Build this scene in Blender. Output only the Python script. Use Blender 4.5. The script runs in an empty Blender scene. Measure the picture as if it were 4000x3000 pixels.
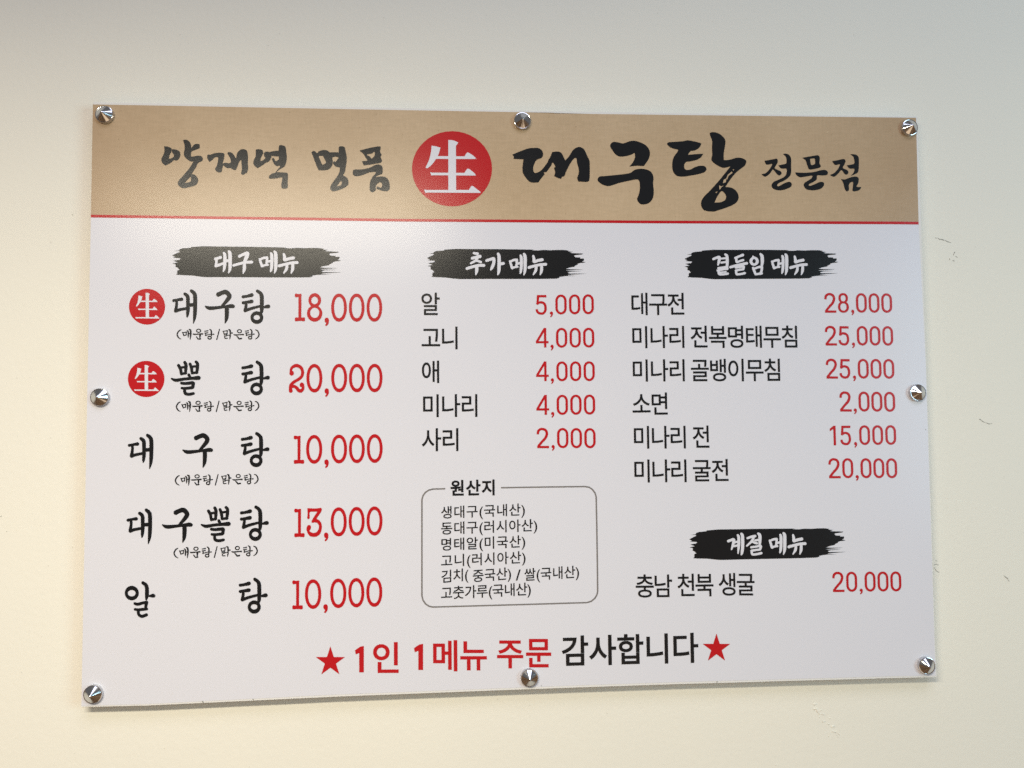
import bpy, bmesh, math, random
from mathutils import Matrix, Vector, geometry, noise

S = bpy.context.scene
# ------------------------------------------------------------------ camera
cam_data = bpy.data.cameras.new('camera')
cam_data.sensor_width = 36.0
cam_data.lens = 26.55
cam_data.clip_start = 0.01
cam_data.clip_end = 100.0
cam = bpy.data.objects.new('camera', cam_data)
S.collection.objects.link(cam)
cam.matrix_world = Matrix([[0.997667, 0.006347, -0.06797, -0.081115], [-0.067577, -0.04928, -0.996496, -0.983129], [-0.009674, 0.998765, -0.048736, -0.033405], [0.0, 0.0, 0.0, 1.0]])
S.camera = cam

# ------------------------------------------------------------------ view
S.view_settings.view_transform = 'Standard'
S.view_settings.look = 'None'
S.view_settings.exposure = 0.0
S.view_settings.gamma = 1.0
S.cycles.use_denoising = False
S.cycles.max_bounces = 8

# ------------------------------------------------------------------ the dim room round about (ceiling pale, furniture dark and wooden)
world = bpy.data.worlds.new('World')
S.world = world
world.use_nodes = True
wn = world.node_tree
wn.nodes.clear()
def N(tree, kind, **kw):
    n = tree.nodes.new(kind)
    for k, v in kw.items():
        if k in n.inputs: n.inputs[k].default_value = v
        else: setattr(n, k, v)
    return n
w_out = N(wn, 'ShaderNodeOutputWorld')
w_bg = N(wn, 'ShaderNodeBackground', Strength=1.0)
w_tc = N(wn, 'ShaderNodeTexCoord')
w_sep = N(wn, 'ShaderNodeSeparateXYZ')
w_map = N(wn, 'ShaderNodeMapping')
w_map.inputs['Scale'].default_value = (11.0, 11.0, 2.0)
w_noise = N(wn, 'ShaderNodeTexNoise', Scale=1.6, Detail=3.0, Roughness=0.65)
w_low = N(wn, 'ShaderNodeValToRGB')
cr = w_low.color_ramp
cr.interpolation = 'LINEAR'
for i, (pos, col) in enumerate(((0.0, (.006, .006, .008)), (.44, (.02, .018, .018)), (.5, (.24, .12, .05)), (.56, (.42, .24, .11)), (.6, (.05, .035, .03)), (.68, (.35, .33, .30)))):
    e = cr.elements[i] if i < 2 else cr.elements.new(pos)
    e.position = pos; e.color = (*col, 1)
w_up = N(wn, 'ShaderNodeRGB'); w_up.outputs[0].default_value = (0.16, 0.155, 0.155, 1)
w_fac = N(wn, 'ShaderNodeMapRange'); w_fac.inputs['From Min'].default_value = -0.12; w_fac.inputs['From Max'].default_value = 0.10
w_mix = N(wn, 'ShaderNodeMix', data_type='RGBA')
L = wn.links.new
L(w_tc.outputs['Generated'], w_sep.inputs[0]); L(w_tc.outputs['Generated'], w_map.inputs[0])
L(w_map.outputs[0], w_noise.inputs['Vector']); L(w_noise.outputs[0], w_low.inputs[0])
L(w_sep.outputs['Z'], w_fac.inputs['Value']); L(w_fac.outputs[0], w_mix.inputs['Factor'])
L(w_low.outputs[0], w_mix.inputs[6]); L(w_up.outputs[0], w_mix.inputs[7])
L(w_mix.outputs[2], w_bg.inputs[0]); L(w_bg.outputs[0], w_out.inputs[0])

# ------------------------------------------------------------------ lamps of the room, with two added fills
def area(name, loc, target, sx, sy, power, col):
    l = bpy.data.lights.new(name, 'AREA')
    l.shape = 'RECTANGLE'; l.size = sx; l.size_y = sy; l.energy = power; l.color = col
    o = bpy.data.objects.new(name, l)
    S.collection.objects.link(o)
    o.location = loc
    o.rotation_euler = (Vector(target) - Vector(loc)).to_track_quat('-Z', 'Y').to_euler()
    return o
area('ceiling_lamp', (-0.60, -1.32, 0.592), (-0.60, -1.32, -2.0), 0.95, 0.16, 42.0, (1.0, 0.915, 0.735))
area('added_high_fill', (0.3, -2.0, 2.6), (0.1, 0.0, 0.5), 2.4, 1.2, 40.0, (0.76, 0.80, 1.0))  # unseen cool fill, added high up to brighten the upper wall
area('window_light', (2.8, -2.4, 0.25), (0.1, 0.0, 0.0), 1.2, 1.5, 43.0, (0.53, 0.85, 1.0))
area('added_low_fill', (0.4, -2.4, -1.9), (0.2, 0.0, 0.0), 2.4, 1.2, 9.0, (1.0, 0.75, 0.5))  # unseen warm fill added from below, in place of light bounced off a table

# ------------------------------------------------------------------ materials
def mat(name, base, rough, metal=0.0, spec=0.5):
    m = bpy.data.materials.new(name); m.use_nodes = True
    b = m.node_tree.nodes['Principled BSDF']
    b.inputs['Base Color'].default_value = (*base, 1)
    b.inputs['Roughness'].default_value = rough
    b.inputs['Metallic'].default_value = metal
    b.inputs['Specular IOR Level'].default_value = spec
    return m, m.node_tree, b
def grain(t, b, scale, strength, dist=0.001, detail=2.0, coord=None):
    tc = N(t, 'ShaderNodeTexCoord')
    n = N(t, 'ShaderNodeTexNoise', Scale=scale, Detail=detail)
    bp = N(t, 'ShaderNodeBump', Strength=strength, Distance=dist)
    t.links.new(tc.outputs['Object'], n.inputs['Vector']); t.links.new(n.outputs[0], bp.inputs['Height'])
    t.links.new(bp.outputs[0], b.inputs['Normal'])
    return tc, n, bp
FILM_ROUGH = 0.245
def film_mat(name, base):
    m, t, b = mat(name, base, FILM_ROUGH, 0.0, 0.29)
    tc, n, bp = grain(t, b, 900.0, 0.045, 0.0003)
    # faint mottling of the ink / laminate
    n2 = N(t, 'ShaderNodeTexNoise', Scale=420.0, Detail=2.0)
    mr = N(t, 'ShaderNodeMapRange'); mr.inputs['To Min'].default_value = FILM_ROUGH - .04; mr.inputs['To Max'].default_value = FILM_ROUGH + .04
    t.links.new(tc.outputs['Object'], n2.inputs['Vector']); t.links.new(n2.outputs[0], mr.inputs[0]); t.links.new(mr.outputs[0], b.inputs['Roughness'])
    return m
M = {}
M['white'] = film_mat('white_print_film', (0.69, 0.685, 0.735))
M['ink'] = film_mat('black_print', (0.010, 0.0105, 0.012))
M['red'] = film_mat('red_print', (0.48, 0.010, 0.015))
M['grey'] = film_mat('grey_print', (0.20, 0.185, 0.18))
M['foam'], ft, fb = mat('foam_board', (0.74, 0.72, 0.69), 0.6)
grain(ft, fb, 500.0, 0.15, 0.0005)

m, t, b = mat('kraft_paper_print', (0.5, 0.36, 0.2), FILM_ROUGH + .02, 0.0, 0.32)
M['kraft'] = m
tc, n0, bp = grain(t, b, 900.0, 0.045, 0.0003)
def rgbmix(t, fac, a, bcol, blend='MIX'):
    x = N(t, 'ShaderNodeMix', data_type='RGBA', blend_type=blend)
    if fac is not None:
        if isinstance(fac, float): x.inputs['Factor'].default_value = fac
        else: t.links.new(fac, x.inputs['Factor'])
    for sock, v in ((x.inputs[6], a), (x.inputs[7], bcol)):
        if isinstance(v, tuple): sock.default_value = (*v, 1)
        else: t.links.new(v, sock)
    return x.outputs[2]
def tex(t, tc, scale, detail=2.0, rough=.5, stretch=(1, 1, 1)):
    mp = N(t, 'ShaderNodeMapping'); mp.inputs['Scale'].default_value = stretch
    nn = N(t, 'ShaderNodeTexNoise', Scale=scale, Detail=detail, Roughness=rough)
    t.links.new(tc.outputs['Object'], mp.inputs[0]); t.links.new(mp.outputs[0], nn.inputs['Vector'])
    return nn.outputs[0]
def ramp(t, src, p0, p1, v0=0.0, v1=1.0):
    r = N(t, 'ShaderNodeMapRange')
    for k, v in (('From Min', p0), ('From Max', p1), ('To Min', v0), ('To Max', v1)): r.inputs[k].default_value = v
    t.links.new(src, r.inputs[0]); return r.outputs[0]
cloud = ramp(t, tex(t, tc, 5.0, 3.0), .35, .65)
col = rgbmix(t, cloud, (0.54, 0.395, 0.25), (0.60, 0.45, 0.295))
fibre = ramp(t, tex(t, tc, 60.0, 4.0, .6, (1, 1, 5)), .3, .7)
col = rgbmix(t, fibre, col, rgbmix(t, 1.0, col, (0.90, 0.90, 0.88), 'MULTIPLY'))
fibre2 = ramp(t, tex(t, tc, 60.0, 4.0, .6, (6, 1, 1)), .3, .7)
col = rgbmix(t, fibre2, col, rgbmix(t, 1.0, col, (0.93, 0.92, 0.90), 'MULTIPLY'))
dark = ramp(t, tex(t, tc, 330.0, 2.0), .68, .76, 0.0, .55)
col = rgbmix(t, dark, col, (0.22, 0.15, 0.085))
pale = ramp(t, tex(t, tc, 300.0, 2.0, .5, (1.0, 1.0, .8)), .70, .78, 0.0, .5)
col = rgbmix(t, pale, col, (0.74, 0.62, 0.42))
# the print itself turns browner towards the two short ends of the band
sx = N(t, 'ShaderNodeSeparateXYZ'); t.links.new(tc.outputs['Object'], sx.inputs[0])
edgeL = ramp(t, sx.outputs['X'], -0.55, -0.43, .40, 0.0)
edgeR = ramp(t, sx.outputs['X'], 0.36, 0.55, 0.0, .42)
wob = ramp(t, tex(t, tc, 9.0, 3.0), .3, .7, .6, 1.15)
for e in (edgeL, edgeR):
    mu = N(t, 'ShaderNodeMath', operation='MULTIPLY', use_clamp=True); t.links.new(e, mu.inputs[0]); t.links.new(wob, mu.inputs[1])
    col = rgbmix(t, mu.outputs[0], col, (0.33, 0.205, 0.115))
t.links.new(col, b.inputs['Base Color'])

m, t, b = mat('cream_wall_paint', (0.80, 0.755, 0.635), 0.62, 0, .35)
M['wall'] = m
tc, n0, bp = grain(t, b, 120.0, 0.22, 0.0012, 5.0)
c2 = ramp(t, tex(t, tc, 2.2, 4.0), .3, .7)
colw = rgbmix(t, c2, (0.795, 0.765, 0.675), (0.815, 0.78, 0.68))
speck = ramp(t, tex(t, tc, 240.0, 1.0), .79, .83, 0.0, .35)
colw = rgbmix(t, speck, colw, (0.45, 0.42, 0.36))
t.links.new(colw, b.inputs['Base Color'])
M['scuff'], st, sb = mat('scuffed_graphite', (0.26, 0.26, 0.235), 0.7)
M['chrome'], ct, cb = mat('chrome', (0.60, 0.61, 0.63), 0.13, 1.0)

# ------------------------------------------------------------------ helpers
def link(name, me, m=None, parent=None, label=None):
    o = bpy.data.objects.new(name, me)
    S.collection.objects.link(o)
    if m is not None: me.materials.append(m)
    if parent is not None: o.parent = parent
    if label: o['label'] = label
    return o

GLYPHS = {
(40, 9): 'p 176,232 180,319 192,402 212,479 239,553 275,623 328,703 254,703 195,635 147,564 108,486 79,402 61,317 55,232 61,147 79,62 108,-22 147,-100 195,-171 254,-239 328,-239 275,-159 239,-89 212,-15 192,62 180,145',
(41, 9): 'p 147,232 143,145 131,62 111,-16 84,-89 48,-159 -5,-239 69,-239 128,-171 176,-100 215,-22 244,62 262,147 268,232 262,317 244,402 215,486 176,564 128,635 69,703 -5,703 48,623 84,553 111,480 131,402 143,319',
(44032, 9): 'p 653,836 653,-86 754,-86 754,382 898,382 898,469 754,469 754,836|p 88,739 88,652 418,652 402,559 367,465 314,378 244,299 156,228 42,161 99,82 238,167 345,261 424,365 479,480 511,603 522,739',
(44048, 17): 'p 165,289 165,-82 769,-82 769,289|q 653,187 653,19 281,19 281,187|p 652,844 652,297 769,297 769,521 902,521 902,624 769,624 769,844|p 72,785 72,684 395,684 383,634 349,571 298,515 229,464 144,421 25,381 73,283 213,332 320,392 407,466 470,555 510,656 525,785',
(44256, 9): 'p 128,745 128,659 678,659 678,647 678,591 677,531 674,468 668,398 658,322 643,230 745,218 760,314 769,392 775,463 778,529 779,590 779,647 779,745|p 359,450 359,127 41,127 41,40 876,40 876,127 459,127 459,450',
(44264, 9): 'p 138,799 138,714 672,714 672,695 671,665 669,635 667,602 662,565 653,517 753,507 762,558 767,598 770,636 771,670 772,702 772,732 772,799|p 377,632 377,475 42,475 42,391 875,391 875,475 477,475 477,632|p 140,-1 140,-76 798,-76 798,8 240,8 240,91 775,91 775,326 138,326 138,241 675,241 675,169 140,169',
(44396, 9): 'p 41,389 41,302 406,302 406,-88 507,-88 507,302 876,302 876,389 746,389 755,441 762,498 766,550 768,600 769,646 769,689 769,777 143,777 143,692 669,692 669,689 669,646 668,600 666,552 661,500 653,443 643,389',
(44397, 9): 'p 126,237 126,152 677,152 677,-87 778,-87 778,237 509,237 509,384 879,384 879,470 752,470 760,511 766,559 770,603 772,645 773,683 773,718 773,793 145,793 145,707 673,707 673,681 672,644 670,605 666,561 659,515 651,470 41,470 41,384 408,384 408,237',
(44404, 9): 'p 140,-1 140,-76 798,-76 798,8 240,8 240,90 775,90 775,327 508,327 508,425 879,425 879,509 756,509 762,546 767,589 771,629 772,667 773,701 773,732 773,799 145,799 145,714 673,714 673,693 672,661 670,627 667,589 661,547 654,509 41,509 41,425 408,425 408,327 138,327 138,243 675,243 675,167 140,167',
(44608, 9): 'p 699,835 699,307 800,307 800,835|p 198,281 198,-74 800,-74 800,281|q 701,197 701,11 297,11 297,197|p 99,777 99,693 423,693 408,631 372,566 318,508 247,457 160,414 47,377 88,295 221,341 327,399 414,472 478,558 519,657 533,777',
(45208, 9): 'p 653,836 653,-86 754,-86 754,388 898,388 898,475 754,475 754,836|p 77,221 77,143 158,143 227,144 296,146 368,151 440,159 513,169 598,185 586,273 505,258 435,247 366,240 299,234 233,231 177,230 177,747 77,747',
(45224, 9): 'p 173,275 173,-74 761,-74 761,275|q 662,191 662,11 272,11 272,191|p 660,835 660,306 761,306 761,541 895,541 895,628 761,628 761,835|p 84,453 84,375 165,375 232,376 300,378 370,383 441,391 513,401 597,417 585,504 505,489 436,479 369,472 303,466 240,463 185,462 185,790 84,790',
(45236, 9): 'p 522,816 522,-40 618,-40 618,381 727,381 727,-87 825,-87 825,836 727,836 727,468 618,468 618,816|p 85,229 85,147 151,147 200,148 251,149 305,153 359,158 417,166 486,178 474,269 412,257 362,250 313,245 266,241 221,239 186,238 186,727 85,727',
(45684, 17): 'p 137,798 137,437 788,437 788,539 254,539 254,798|p 33,341 33,239 244,239 244,-95 361,-95 361,239 556,239 556,-95 673,-95 673,239 884,239 884,341',
(45768, 17): 'p 691,844 691,-95 807,-95 807,844|p 90,227 90,138 181,138 253,139 326,142 399,148 473,156 550,167 644,185 628,289 537,272 466,262 395,254 326,248 257,245 206,244 206,755 90,755',
(45768, 9): 'p 699,836 699,-87 799,-87 799,836|p 98,227 98,146 181,146 253,147 326,150 398,156 472,164 548,175 635,192 621,280 539,264 467,254 396,246 326,240 257,237 198,236 198,747 98,747',
(45796, 17): 'p 645,844 645,-96 762,-96 762,384 910,384 910,487 762,487 762,844|p 72,756 72,130 160,130 241,130 316,132 386,136 455,141 521,149 607,163 592,268 511,254 447,246 384,241 317,237 248,235 188,234 188,654 525,654 525,756',
(45824, 9): 'p 524,816 524,-40 619,-40 619,387 729,387 729,-87 826,-87 826,836 729,836 729,473 619,473 619,816|p 73,726 73,136 141,136 206,136 264,138 320,141 372,146 424,153 486,165 476,252 419,241 372,234 324,230 275,227 222,225 174,224 174,640 427,640 427,726',
(46041, 9): 'p 458,258 367,253 290,239 227,215 178,180 150,138 139,86 150,34 178,-8 227,-43 290,-67 367,-81 458,-86 549,-81 626,-67 689,-43 737,-8 766,34 776,86 766,138 737,180 689,215 626,239 549,253|q 458,175 523,172 577,163 620,150 651,132 669,111 675,86 669,61 651,40 620,21 577,8 523,0 458,-3 393,0 338,8 296,21 265,40 247,61 241,86 247,111 265,132 296,150 338,163 393,172|p 144,794 144,476 409,476 409,390 41,390 41,305 877,305 877,390 508,390 508,476 781,476 781,561 244,561 244,710 775,710 775,794',
(47, 9): 'p -4,-18 85,-18 286,700 197,700',
(47084, 9): 'p 530,489 530,402 702,402 702,-88 802,-88 802,836 702,836 702,489|p 72,752 72,666 395,666 395,503 75,503 75,129 153,129 230,130 302,131 371,135 436,141 501,148 576,161 567,247 495,236 433,228 370,222 307,219 239,217 175,217 175,417 494,417 494,752',
(47336, 9): 'p 141,439 141,362 799,362 799,448 242,448 242,545 779,545 779,800 138,800 138,715 677,715 677,627 141,627|p 40,287 40,201 407,201 407,-88 508,-88 508,201 878,201 878,287',
(47532, 9): 'p 700,836 700,-88 800,-88 800,836|p 91,752 91,666 425,666 425,496 93,496 93,131 177,131 254,132 328,134 403,137 477,143 554,152 642,165 632,251 546,239 472,231 400,225 330,221 259,219 195,218 195,411 527,411 527,752',
(47700, 17): 'q 332,639 332,248 177,248 177,639|p 722,844 722,-95 836,-95 836,844|p 542,825 542,503 444,503 444,739 65,739 65,148 444,148 444,401 542,401 542,-49 655,-49 655,825',
(47732, 9): 'q 414,672 414,400 182,400 182,672|q 513,590 702,590 702,483 513,483|p 702,835 702,677 513,677 513,757 83,757 83,316 513,316 513,397 702,397 702,157 803,157 803,835|p 204,234 204,-67 824,-67 824,19 305,19 305,234',
(47749, 9): 'q 414,682 414,432 182,432 182,682|p 496,274 408,269 332,254 270,228 224,192 195,147 186,94 195,41 224,-4 270,-40 332,-65 408,-80 496,-85 584,-80 660,-65 722,-40 768,-4 797,41 806,94 797,147 768,192 722,228 660,254 584,269|q 496,191 558,188 611,178 653,164 682,144 700,121 706,94 700,67 682,44 653,25 611,11 558,1 496,-2 434,1 381,11 340,25 310,44 292,67 286,94 292,121 310,144 340,164 381,178 434,188|q 702,604 702,510 513,510 513,604|p 83,767 83,347 513,347 513,424 702,424 702,283 803,283 803,836 702,836 702,689 513,689 513,767',
(47924, 9): 'p 145,786 145,415 773,415 773,786|q 673,701 673,499 244,499 244,701|p 40,311 40,225 407,225 407,-86 507,-86 507,225 878,225 878,311',
(47928, 17): 'p 138,801 138,450 779,450 779,801|q 664,701 664,550 253,550 253,701|p 32,382 32,280 407,280 407,97 523,97 523,280 886,280 886,382|p 136,218 136,-75 795,-75 795,27 253,27 253,218',
(48120, 9): 'p 92,747 92,140 526,140 526,747|q 428,663 428,225 192,225 192,663|p 698,836 698,-88 799,-88 799,836',
(48197, 9): 'p 81,768 81,333 449,333 449,768 353,768 353,628 178,628 178,768|q 178,544 353,544 353,418 178,418|p 515,260 427,255 351,241 290,216 243,182 214,139 204,87 214,35 243,-7 290,-41 351,-66 427,-80 515,-85 603,-80 679,-66 740,-41 787,-7 816,35 826,87 816,139 787,182 740,216 679,241 603,255|q 515,177 577,174 630,165 671,152 701,134 719,112 725,87 719,62 701,41 671,23 630,10 577,1 515,-2 452,1 400,10 358,23 328,41 310,62 304,87 310,112 328,134 358,152 400,165 452,174|p 530,818 530,291 626,291 626,509 724,509 724,264 821,264 821,835 724,835 724,595 626,595 626,818',
(48373, 9): 'p 132,213 132,128 674,128 674,-87 775,-87 775,213|q 249,630 669,630 669,543 249,543|p 149,815 149,458 408,458 408,369 41,369 41,283 876,283 876,369 509,369 509,458 769,458 769,815 669,815 669,712 249,712 249,815',
(48513, 9): 'p 149,815 149,458 769,458 769,815 669,815 669,712 249,712 249,815|q 249,630 669,630 669,543 249,543|p 132,221 132,135 674,135 674,-87 775,-87 775,221 508,221 508,308 876,308 876,393 41,393 41,308 408,308 408,221',
(49324, 17): 'p 254,766 254,588 246,507 224,429 189,356 143,290 89,236 12,186 84,92 147,133 195,175 238,225 275,282 306,343 313,382 320,347 351,289 388,236 429,189 475,149 536,110 608,203 533,252 479,303 435,366 400,436 378,510 370,588 370,766|p 645,844 645,-95 762,-95 762,373 910,373 910,478 762,478 762,844',
(49324, 9): 'p 262,758 262,587 254,506 232,426 196,352 149,285 94,230 24,184 86,103 142,140 189,181 231,230 268,286 298,346 313,397 328,350 358,293 394,240 435,195 480,156 534,121 596,201 528,246 473,298 428,362 392,433 370,509 362,587 362,758|p 653,836 653,-87 754,-87 754,381 902,381 902,470 754,470 754,836',
(49328, 28): 'p 244,800 244,662 237,599 218,540 188,487 147,442 97,404 4,362 81,248 156,283 205,316 249,354 288,399 319,449 318,447 315,453 346,407 384,368 426,332 473,303 546,271 618,384 529,425 479,460 438,503 407,551 388,603 382,660 382,800|p 641,855 641,131 780,131 780,452 913,452 913,578 780,578 780,855|p 162,251 162,-86 820,-86 820,38 302,38 302,251',
(49328, 9): 'p 263,781 263,661 256,595 236,533 204,476 160,428 106,388 33,354 88,273 146,300 193,331 235,368 272,411 302,458 317,492 331,462 361,419 397,381 437,348 482,320 538,295 590,376 520,409 467,446 423,492 390,543 370,599 363,659 363,781|p 660,836 660,150 761,150 761,471 894,471 894,559 761,559 761,836|p 181,232 181,-67 801,-67 801,19 283,19 283,232',
(49373, 9): 'p 515,257 427,252 351,238 290,213 243,179 214,137 204,86 214,35 243,-7 290,-41 351,-66 427,-80 515,-85 603,-80 679,-66 740,-41 787,-7 816,35 826,86 816,137 787,179 740,213 679,238 603,252|q 515,175 577,172 630,163 671,150 701,132 719,111 725,86 719,61 701,40 671,22 630,9 577,0 515,-3 452,0 400,9 358,22 328,40 310,61 304,86 310,111 328,132 358,150 400,163 452,172|p 230,779 230,650 224,600 208,550 181,501 145,455 100,416 37,381 92,302 142,328 181,357 215,391 244,428 269,469 280,494 290,473 314,436 343,405 375,375 414,350 461,328 515,406 454,438 409,471 374,510 349,555 334,601 328,650 328,779|p 530,818 530,288 626,288 626,507 724,507 724,259 821,259 821,835 724,835 724,593 626,593 626,818',
(49548, 9): 'p 406,337 406,117 41,117 41,31 879,31 879,117 506,117 506,337|p 403,775 403,698 390,627 355,561 301,503 234,454 159,416 69,392 113,306 190,329 258,358 322,398 379,446 427,502 456,550 485,502 533,446 591,398 654,358 723,329 800,306 844,392 754,416 679,454 611,503 557,561 521,627 508,698 508,775',
(49884, 9): 'p 698,836 698,-88 799,-88 799,836|p 279,758 279,587 270,503 247,422 209,347 161,281 104,226 32,182 94,98 152,134 201,176 245,224 283,281 314,343 331,394 348,347 379,288 417,235 460,188 507,151 564,116 625,197 553,240 497,292 450,357 412,428 389,507 380,587 380,758',
(49920, 9): 'p 679,836 679,348 779,348 779,551 895,551 895,639 779,639 779,836|p 170,-1 170,-77 813,-77 813,8 270,8 270,91 779,91 779,327 168,327 168,243 680,243 680,171 170,171|p 421,796 421,725 419,688 414,647 404,605 390,564 368,525 347,498 325,526 302,566 287,608 277,650 272,689 270,725 270,796 173,796 173,725 170,680 159,632 142,584 117,537 82,497 29,458 85,385 125,412 154,438 177,469 198,502 215,536 220,558 224,536 238,499 257,464 281,432 308,403 346,376 383,403 411,430 434,462 453,495 467,531 471,553 476,531 493,497 514,465 539,436 568,411 607,385 663,458 610,495 575,533 549,578 532,626 521,676 518,725 518,796',
(50500, 9): 'p 290,766 224,756 167,725 120,677 84,612 62,534 54,442 62,350 84,271 120,207 167,158 224,127 290,117 356,127 413,158 460,207 496,271 518,350 526,442 518,534 496,612 460,676 413,725 356,756|q 290,674 329,666 361,646 389,612 410,566 424,510 429,442 424,374 410,317 389,271 361,237 329,217 290,209 252,217 219,237 191,271 170,317 156,374 151,442 156,510 170,566 191,612 219,646 252,666|p 653,836 653,-87 754,-87 754,387 902,387 902,475 754,475 754,836',
(50508, 9): 'p 300,803 234,796 175,776 126,745 89,703 65,652 57,593 65,534 89,483 126,441 175,410 234,390 300,383 366,390 424,410 473,441 511,483 534,534 542,593 534,652 511,703 473,745 424,776 366,796|q 300,717 340,713 375,701 404,682 425,657 439,627 444,593 439,559 425,529 404,504 375,484 340,473 300,468 260,473 225,484 197,504 175,529 161,559 156,593 161,627 175,657 196,682 225,701 260,713|p 660,836 660,358 761,358 761,554 894,554 894,641 761,641 761,836|p 171,1 171,-75 793,-75 793,10 270,10 270,93 761,93 761,333 169,333 169,249 661,249 661,173 171,173',
(50528, 9): 'p 253,760 196,750 146,719 106,671 76,607 58,528 52,437 58,345 76,266 106,201 146,153 196,122 253,112 311,122 362,153 402,201 432,266 450,345 456,437 450,528 432,607 402,671 362,719 311,750|q 253,665 283,659 308,639 331,606 347,561 357,504 361,437 357,369 347,312 330,267 308,234 283,214 253,208 224,214 199,234 177,267 161,312 151,369 147,437 151,504 161,561 177,606 199,639 224,659|p 529,817 529,-41 626,-41 626,391 730,391 730,-87 828,-87 828,836 730,836 730,478 626,478 626,817',
(50896, 28): 'p 339,818 272,813 213,796 163,770 123,732 97,686 89,632 97,578 123,532 163,494 213,468 272,452 339,447 406,452 465,468 516,495 555,532 581,578 589,632 581,686 555,732 516,770 465,796 406,813|q 339,700 374,697 403,690 426,678 442,665 450,650 454,632 450,615 442,600 426,587 403,575 374,568 339,565 304,568 274,575 251,587 235,600 227,615 223,632 227,650 235,665 251,678 274,690 304,697|p 32,312 94,312 134,312 176,313 219,314 262,315 278,315 278,142 417,142 417,323 432,324 473,327 516,331 557,336 598,341 665,351 653,466 528,453 427,446 326,441 227,438 133,437 12,436|p 495,320 495,204 679,204 679,111 818,111 818,854 679,854 679,320|p 145,234 145,-86 840,-86 840,38 284,38 284,234',
(51060, 9): 'p 698,836 698,-88 799,-88 799,836|p 313,766 246,756 189,725 141,677 105,612 82,534 74,442 82,350 105,271 141,207 189,158 246,127 313,117 379,127 436,158 484,207 520,271 543,350 551,442 543,534 520,612 484,676 436,725 379,756|q 313,674 352,666 385,646 412,612 434,566 448,510 453,442 448,374 434,317 413,271 385,237 352,217 313,209 274,217 241,237 213,271 191,317 177,374 172,442 177,510 191,566 213,612 241,646 274,666',
(51064, 17): 'p 691,843 691,149 808,149 808,843|p 306,780 238,773 177,749 126,714 86,665 61,608 53,541 61,474 86,416 126,367 177,332 238,308 306,301 374,308 435,332 487,367 526,416 551,474 559,541 551,608 526,665 487,714 435,749 374,773|q 306,674 344,669 377,657 405,637 425,610 439,578 444,541 439,504 425,472 405,445 377,425 344,413 306,408 268,413 235,425 208,445 187,472 173,504 168,541 173,578 187,610 208,637 235,657 268,669|p 193,250 193,-75 836,-75 836,27 310,27 310,250',
(51204, 9): 'p 702,835 702,586 520,586 520,500 702,500 702,154 803,154 803,835|p 208,231 208,-67 828,-67 828,19 308,19 308,231|p 70,762 70,676 271,676 271,642 263,580 243,521 210,468 165,421 111,382 40,349 93,267 151,293 199,324 241,361 278,404 308,450 323,483 338,454 367,412 403,374 443,341 488,313 544,288 596,369 526,401 474,438 431,483 400,532 380,585 373,642 373,676 571,676 571,762',
(51452, 17): 'p 110,787 110,687 395,687 395,701 384,648 353,599 305,555 242,516 171,488 73,466 121,368 204,388 272,412 335,446 391,486 438,533 458,564 479,533 526,486 582,446 645,412 713,388 798,368 843,466 746,488 675,516 612,555 564,599 533,648 522,701 522,687 806,687 806,787|p 33,329 33,227 399,227 399,-94 515,-94 515,227 884,227 884,329',
(51473, 9): 'q 458,168 523,165 577,157 620,145 651,127 669,107 675,83 669,59 651,39 620,21 577,8 523,0 458,-3 393,0 338,8 296,21 265,39 247,59 241,83 247,107 265,127 296,145 338,157 393,165|p 41,413 41,327 408,327 408,249 337,242 269,227 214,203 173,170 147,130 139,83 149,32 179,-10 226,-43 289,-66 367,-80 458,-85 549,-80 626,-66 689,-43 736,-10 766,32 776,83 768,130 742,170 701,203 646,227 578,242 508,249 508,327 876,327 876,413|p 116,794 116,709 393,709 383,674 351,634 302,598 241,568 171,546 83,531 120,448 200,462 270,484 334,512 390,547 434,589 458,626 483,589 528,547 584,512 647,484 717,462 797,448 835,531 746,546 676,568 615,598 566,634 534,674 524,709 802,709 802,794',
(51648, 28): 'p 679,855 679,-106 818,-106 818,855|p 51,762 51,637 261,637 261,553 252,478 230,406 194,336 149,275 96,224 10,170 91,58 165,104 215,147 260,198 300,255 334,318 333,335 332,322 366,263 405,210 450,163 501,124 576,81 654,193 566,244 512,290 467,348 432,412 409,481 401,553 401,637 612,637 612,762',
(52380, 9): 'p 267,830 267,715 66,715 66,630 267,630 267,612 260,551 240,495 207,444 164,399 111,363 39,331 89,251 148,276 195,305 237,338 274,378 304,422 319,454 334,425 365,384 401,348 443,316 489,290 547,267 597,347 525,378 472,412 428,455 395,502 374,555 367,612 367,630 567,630 567,715 368,715 368,830|p 702,835 702,557 518,557 518,471 702,471 702,142 803,142 803,835|p 208,220 208,-67 828,-67 828,19 308,19 308,220',
(52647, 9): 'p 41,399 41,313 407,313 407,213 507,213 507,313 878,313 878,399|p 405,196 405,169 395,127 365,90 319,57 258,29 187,10 97,-4 129,-84 206,-72 273,-56 333,-33 386,-4 430,30 457,62 483,31 527,-5 581,-33 641,-56 707,-73 784,-84 817,-4 726,9 655,28 594,56 548,89 518,126 508,169 508,196|p 125,751 125,667 401,667 391,634 360,596 312,563 250,537 177,518 84,504 116,424 197,435 267,452 330,476 385,505 430,542 458,575 486,542 531,505 587,476 650,452 719,435 801,424 831,504 739,518 666,537 604,563 557,596 525,634 515,667 793,667 793,751 508,751 508,841 408,841 408,751',
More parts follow.
